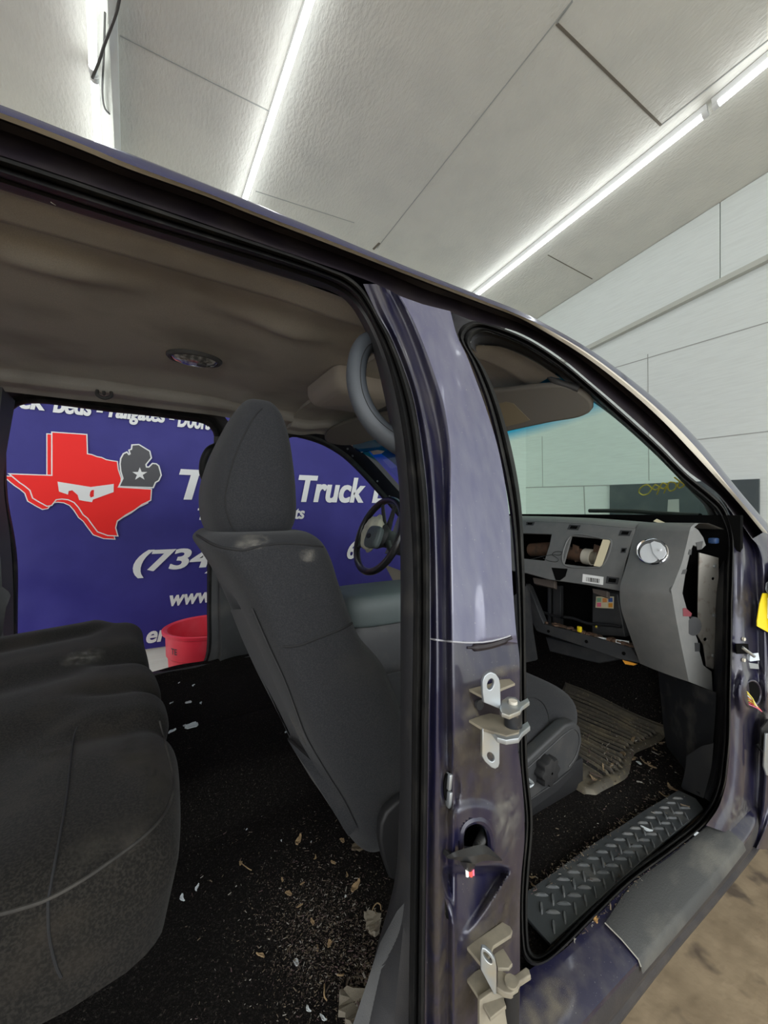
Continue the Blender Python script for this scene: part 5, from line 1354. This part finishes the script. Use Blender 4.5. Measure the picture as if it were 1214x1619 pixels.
for x0, y0, x1, y1 in ((68, 410, 172, 462), (356, 462, 430, 508)):
    obj('clip_block', plate([d_(x0, y0), d_(x1, y0 + 14), d_(x1, y1), d_(x0 + 6, y1 - 22)], [], on_face(*d_((x0 + x1) / 2, (y0 + y1) / 2)) + V((.02, 0, 0)), FN, .02, bevel=.002), mat('brown_plastic', (.075, .06, .05), .5), DA, angle=40)
rng = random.Random(9)
for i in range(26):
    t = rng.random(); p = on_plane(*d_(lerp(120, 545, t), lerp(638, 752, t) - 4), GX, GN) + V((.012 + rng.random() * .02, 0, rng.random() * .004))
    obj('rust_crumb', box(p, (rng.uniform(.01, .03), rng.uniform(.01, .03), rng.uniform(.004, .012)), .001, Matrix.Rotation(rng.random() * 3, 3, 'Z')), M_rust, fr_, smooth=False)
obj('paper_label', plate([d_(378, 698), d_(536, 720), d_(534, 742), d_(378, 718)], [], on_plane(*d_(450, 715), GX, GN) + V((.014, 0, 0)), GN, .002), M_white, fr_, smooth=False)
obj('yellow_clip', box(on_plane(*d_(292, 668), GX, GN) + V((.005, 0, .004)), (.01, .016, .022), .003), M_yellow, fr_)
for x, y in ((216, 603), (386, 650), (190, 648)): obj('screw', tube([ip(x, y, 1.44), ip(x, y, 1.44) + V((-.01, 0, 0))], .006, seg=10), M_chrome, DA)
obj('cavity_hose', tube([ip(x, y, 1.45) for x, y in cr([(105, 575), (180, 598), (260, 608), (340, 634), (420, 640), (500, 650)], 40)], .006, seg=8), M_black, DA)
obj('under_box', plate([d_(130, 700), d_(350, 756), d_(480, 780), d_(470, 812), d_(390, 828), d_(330, 815), d_(150, 770)], [], on_plane(*d_(300, 780), GX + V((.09, 0, 0)), GN), GN, .08, bevel=.004), M_dashdark, DA, angle=40)
obj('orange_pull', plate([d_(506, 812), d_(545, 822), d_(578, 832), d_(560, 838), d_(520, 832)], [], on_plane(*d_(540, 825), GX, GN), GN, .004, lift=.002), M_worange, DA, smooth=False)
obj('console_side', plate([(790, 960), (833, 925), (840, 1000), (847, 1044), (820, 1050), (790, 1050)], [], on_x(830, 1000, 1.30), V((-1, -.3, 0)), .02), M_dashdark, DA, smooth=False)
obj('door_lower_trim', plate([(608, 893), (640, 905), (640, 940), (628, 932), (618, 912)], [], far(620, 910, .12), V((-.5, -1, 0)), .02, bevel=.003), M_tan, TR, smooth=False)
obj('paper_scrap', plate([d_(655, 135), d_(672, 124), d_(712, 142), d_(690, 146)], [], on_x(*d_(680, 138), 1.45), V((-.6, 0, 1)), .001), M_beige, DA, smooth=False)

# ------------------------------------------------------------------ litter: leaf bits, chips and grit
DB = bvh_of(carpet, bench, scuff, rocker, bpy.data.objects['floor_mat'])
def drop(u, v): 
    q = DB.ray_cast(CAM, ray(u, v).normalized())
    return (q[0], q[1] if q[1].dot(ray(u, v)) < 0 else -q[1]) if q[0] is not None else (None, None)
def place(o, u, v, rot, scale, lift=.0015):
    p, n = drop(u, v)
    if p is None: COL.objects.unlink(o); return False
    ex = n.orthogonal().normalized(); M = Matrix((ex, n.cross(ex), n)).transposed()
    o.matrix_world = Matrix.LocRotScale(p + n * lift, (M @ Matrix.Rotation(rot, 3, 'Z')).to_quaternion(), V((scale, scale, scale)))
    return True
def flake_mesh(seed, n=7, ln=1.0, wd=.45, curl=.25, thick=.08):
    r = random.Random(seed); rings = []
    for i in range(n + 1):
        t = i / n; w = wd * (.25 + .75 * math.sin(math.pi * min(.97, max(.06, t)))) * r.uniform(.7, 1.2)
        x = (t - .5) * ln; z = curl * (t - .5) ** 2 * ln + r.uniform(0, .05)
        yo = .15 * math.sin(t * 4 + seed)
        rings.append([(x, yo - w / 2, z + .02), (x, yo, z), (x, yo + w / 2, z + r.uniform(0, .12)), (x, yo + w / 2, z - thick + r.uniform(0, .04)), (x, yo, z - thick), (x, yo - w / 2, z - thick)])
    bm = BM(); vs = add_loft(bm, rings, cu=True); bm.faces.new(vs[0]); bm.faces.new(vs[-1][::-1])
    me = bpy.data.meshes.new('flake'); bmesh.ops.recalc_face_normals(bm, faces=bm.faces[:]); bm.to_mesh(me); bm.free()
    return me
def litter(name, me, m, spots, label, cat, group):
    for i, (u, v, rot, sc) in enumerate(spots):
        o = bpy.data.objects.new(name, me[i % len(me)]); COL.objects.link(o)
        if not o.data.materials: o.data.materials.append(m)
        ORG[o.name] = V((0, 0, 0))
        if place(o, u, v, rot, sc): tag(o, label, cat, group)
leafs = [flake_mesh(s, wd=w, curl=c) for s, w, c in ((1, .42, .5), (2, .6, .3), (3, .3, .7), (4, .5, .4))]
litter('leaf_fragment', leafs, M_leaf, [(472, 1330, .5, .030), (541, 1330, 1.2, .016), (498, 1357, 0, .012), (527, 1365, .8, .014), (562, 1403, .1, .030), (456, 1414, 1.7, .016), (474, 1434, 2.2, .014), (494, 1459, .4, .014), (502, 1501, .9, .012), (520, 1493, .6, .014), (412, 1513, 1.4, .018), (446, 1392, .3, .01), (598, 1340, .3, .008), (380, 1366, 1.0, .012), (548, 1385, .2, .012), (478, 1398, 2.0, .01)],
       'small dry tan leaf fragment on the black carpet behind the front seat', 'leaf', 'dry leaf bits on the rear carpet')
litter('leaf_fragment', [flake_mesh(s, wd=w, curl=c) for s, w, c in ((11, .36, .5), (12, .45, .3), (13, .22, .7))], mat('muddy_leaf', (.21, .15, .085), .95, 0, (.12, .085, .05), 80), [(985, 1192, .4, 0.0310), (1000, 1200, 2.0, 0.0248), (1020, 1206, 1.0, 0.0310), (1030, 1212, .2, 0.0310), (940, 1232, .9, 0.0310), (955, 1215, .3, 0.0248), (968, 1210, 1.6, 0.0186), (1062, 1246, .4, 0.0310), (1050, 1258, 1.3, 0.0248), (985, 1300, .6, 0.0124), (1002, 1170, 2.2, 0.0248), (1014, 1170, .2, 0.0186), (1045, 1175, 1.1, 0.0217), (1035, 1185, .2, 0.0186), (915, 1232, .2, 0.0186), (842, 1388, 1.4, 0.0136), (843, 1400, .8, 0.0124)],
       'dry tan leaf fragment on the muddy front footwell floor', 'leaf', 'dry leaf bits in the front footwell')
litter('lint_clump', [flake_mesh(21, n=9, wd=.9, curl=.6, thick=.2)], M_greyleaf, [(588, 1462, 1.0, .042)], 'matted grey lint clump beside the sill on the rear carpet', 'lint', None)
litter('lint_clump', [flake_mesh(22, n=9, wd=1.0, curl=.5, thick=.2)], M_greyleaf, [(562, 1600, .9, .060)], 'large grey-tan leaf clump at the bottom edge of the rear carpet', 'lint', None)
litter('lint_clump', [flake_mesh(23, n=9, wd=1.0, curl=.5, thick=.2)], mat('brown_leaf', (.11, .085, .055), .95), [(565, 1341, .9, .024)], 'dull brown leaf scrap on the carpet under the front seat', 'leaf', None)
chips = [flake_mesh(s, n=4, wd=w, curl=.05, thick=.06) for s, w in ((31, .5), (32, .35), (33, .65))]
litter('paint_chip', chips, M_chip, [(306, 1084, .3, .020), (271, 1112, .2, .020), (298, 1111, 0, .026), (318, 1112, .6, .020), (272, 1157, .1, .028), (303, 1148, .15, .044), (292, 1148, .4, .018), (283, 1080, .3, .012), (452, 1158, .5, .012)],
       'white flake on the black carpet in front of the rear bench', 'flake', 'white flakes before the bench')
litter('paint_chip', chips, M_chip, [(289, 1420, .9, .018), (312, 1404, .6, .016), (468, 1523, 1.4, .014), (488, 1596, 1.0, .012), (511, 1610, 1.5, .014), (390, 1312, .5, .006), (445, 1330, .5, .006), (492, 1332, .5, .006), (546, 1418, .5, .006)],
       'white flake near the camera on the rear carpet by the bench end', 'flake', 'white flakes on the near rear carpet')
litter('paint_chip', [chips[0]], M_chip, [(1022, 1311, 1.2, .026)], 'pale blue-white flake lying on the tread bars of the sill plate', 'flake', None)
litter('paint_chip', [chips[2]], M_chip, [(1010, 1207, .8, .018)], 'white flake on the muddy heel end of the floor mat', 'flake', None)
dm_ = bpy.data.meshes.new('disc'); db_ = BM(); add_tube(db_, [(0, 0, -.02), (0, 0, .02)], .5, seg=24); db_.to_mesh(dm_); db_.free()
litter('round_sticker', [dm_], M_chip, [(1105, 1323, .4, .024)], 'round white spot on the black step below the sill plate', 'sticker', None)
litter('mud_crumb', [flake_mesh(51, n=4, wd=.7, curl=.3, thick=.3)], mat('orange_mud', (.40, .22, .07), .9), [(1079, 1326, .5, .022), (942, 1454, .3, .012), (1068, 1341, 1.0, .014), (1003, 1417, 1.0, .014)], 'orange-brown crumb caught along the front door sill seal', 'crumb', 'crumbs on the sill seal')
def strand(name, px, r, m, label):
    pts = []
    for i, (u, v) in enumerate(cr(px, 24)):
        p, n = drop(u, v)
        if p is not None: pts.append(p + n * (.002 + .004 * math.sin(math.pi * i / 23)))
    if len(pts) > 3: tag(obj(name, tube(pts, r, seg=6), m, origin=pts[0]), label, 'twig')
strand('dry_stem', [(513, 1558), (513, 1570), (513, 1580), (517, 1584)], .0012, M_leaf, 'thin straight pale stem standing out on the near rear carpet')
strand('dry_stem', [(587, 1447), (590, 1438), (596, 1432), (601, 1434), (602, 1440)], .0012, M_leaf, 'hooked pale stem above the grey lint clump')
strand('dry_stem', [(533, 1543), (537, 1547), (542, 1546), (543, 1542)], .0015, M_leaf, 'short U-shaped pale stem on the near rear carpet')
strand('dry_stem', [(380, 1364), (386, 1372), (395, 1377), (398, 1377)], .0010, M_leaf, 'thin bent stem alone in the middle of the dark rear carpet')
# uncountable grit
rng = random.Random(77)
bm = BM()
def grit(u, v, s):
    p, n = drop(u, v)
    if p is None: return
    a = rng.random() * 6.28; e = n.orthogonal().normalized(); f = n.cross(e)
    d = (e * math.cos(a) + f * math.sin(a)); w = n.cross(d)
    s *= math.exp(rng.gauss(-.15, .45)); L_ = s * rng.uniform(.6, 2.4); W_ = s * rng.uniform(.25, .6)
    b = p + n * rng.uniform(.001, .004)
    q = [b - d * L_ - w * W_, b + d * L_ - w * W_ * .4, b + d * L_ * .8 + w * W_, b - d * L_ * .7 + w * W_ * .6]
    mi = rng.choice((0, 0, 1, 1, 2, 3))
    bt = [bm.verts.new(x + n * s * .5) for x in q]; bb = [bm.verts.new(x) for x in q]
    for fs in ([bt[0], bt[1], bt[2], bt[3]], [bb[3], bb[2], bb[1], bb[0]], *[[bb[i], bb[(i + 1) % 4], bt[(i + 1) % 4], bt[i]] for i in range(4)]):
        fc = bm.faces.new(fs); fc.material_index = mi
for i in range(5200):
    u, v = rng.gauss(510, 55), rng.gauss(1470, 75)
    if v > 1650 or u > 640 or u < 300: continue
    grit(u, v, .0008)
for i in range(500): grit(rng.uniform(290, 620), rng.uniform(1230, 1619), .0009)
for i in range(900): grit(rng.gauss(575, 18), rng.gauss(1560, 40), .0012)
tag(obj('carpet_debris', bm, [mat('grit_tan', (.16, .125, .085), .95), mat('grit_brown', (.075, .055, .042), .95), mat('grit_pale', (.30, .28, .245), .9), mat('grit_rose', (.11, .07, .07), .95)], smooth=False), 'fine tan and brown grit strewn over the rear carpet', 'debris', kind='stuff')
bm = BM()
for i in range(700): grit(rng.gauss(985, 60), rng.gauss(1190, 35), .0017)
for i in range(350):
    t = rng.random(); grit(lerp(838, 1068, t) + rng.gauss(0, 4), lerp(1408, 1244, t) + rng.gauss(-3, 5), .0013)
for i in range(260): grit(rng.uniform(840, 1060), rng.uniform(1250, 1400), .0011)
for i in range(160):
    t = rng.random(); grit(lerp(890, 1100, t), lerp(1500, 1314, t) + rng.gauss(0, 4), .0011)
tag(obj('footwell_debris', bm, [mat('grit_tan', (0, 0, 0)), mat('grit_brown', (0, 0, 0)), mat('grit_pale', (0, 0, 0)), mat('grit_rose', (0, 0, 0))], smooth=False), 'dry grit and straw bits strewn over the front footwell', 'debris', kind='stuff')
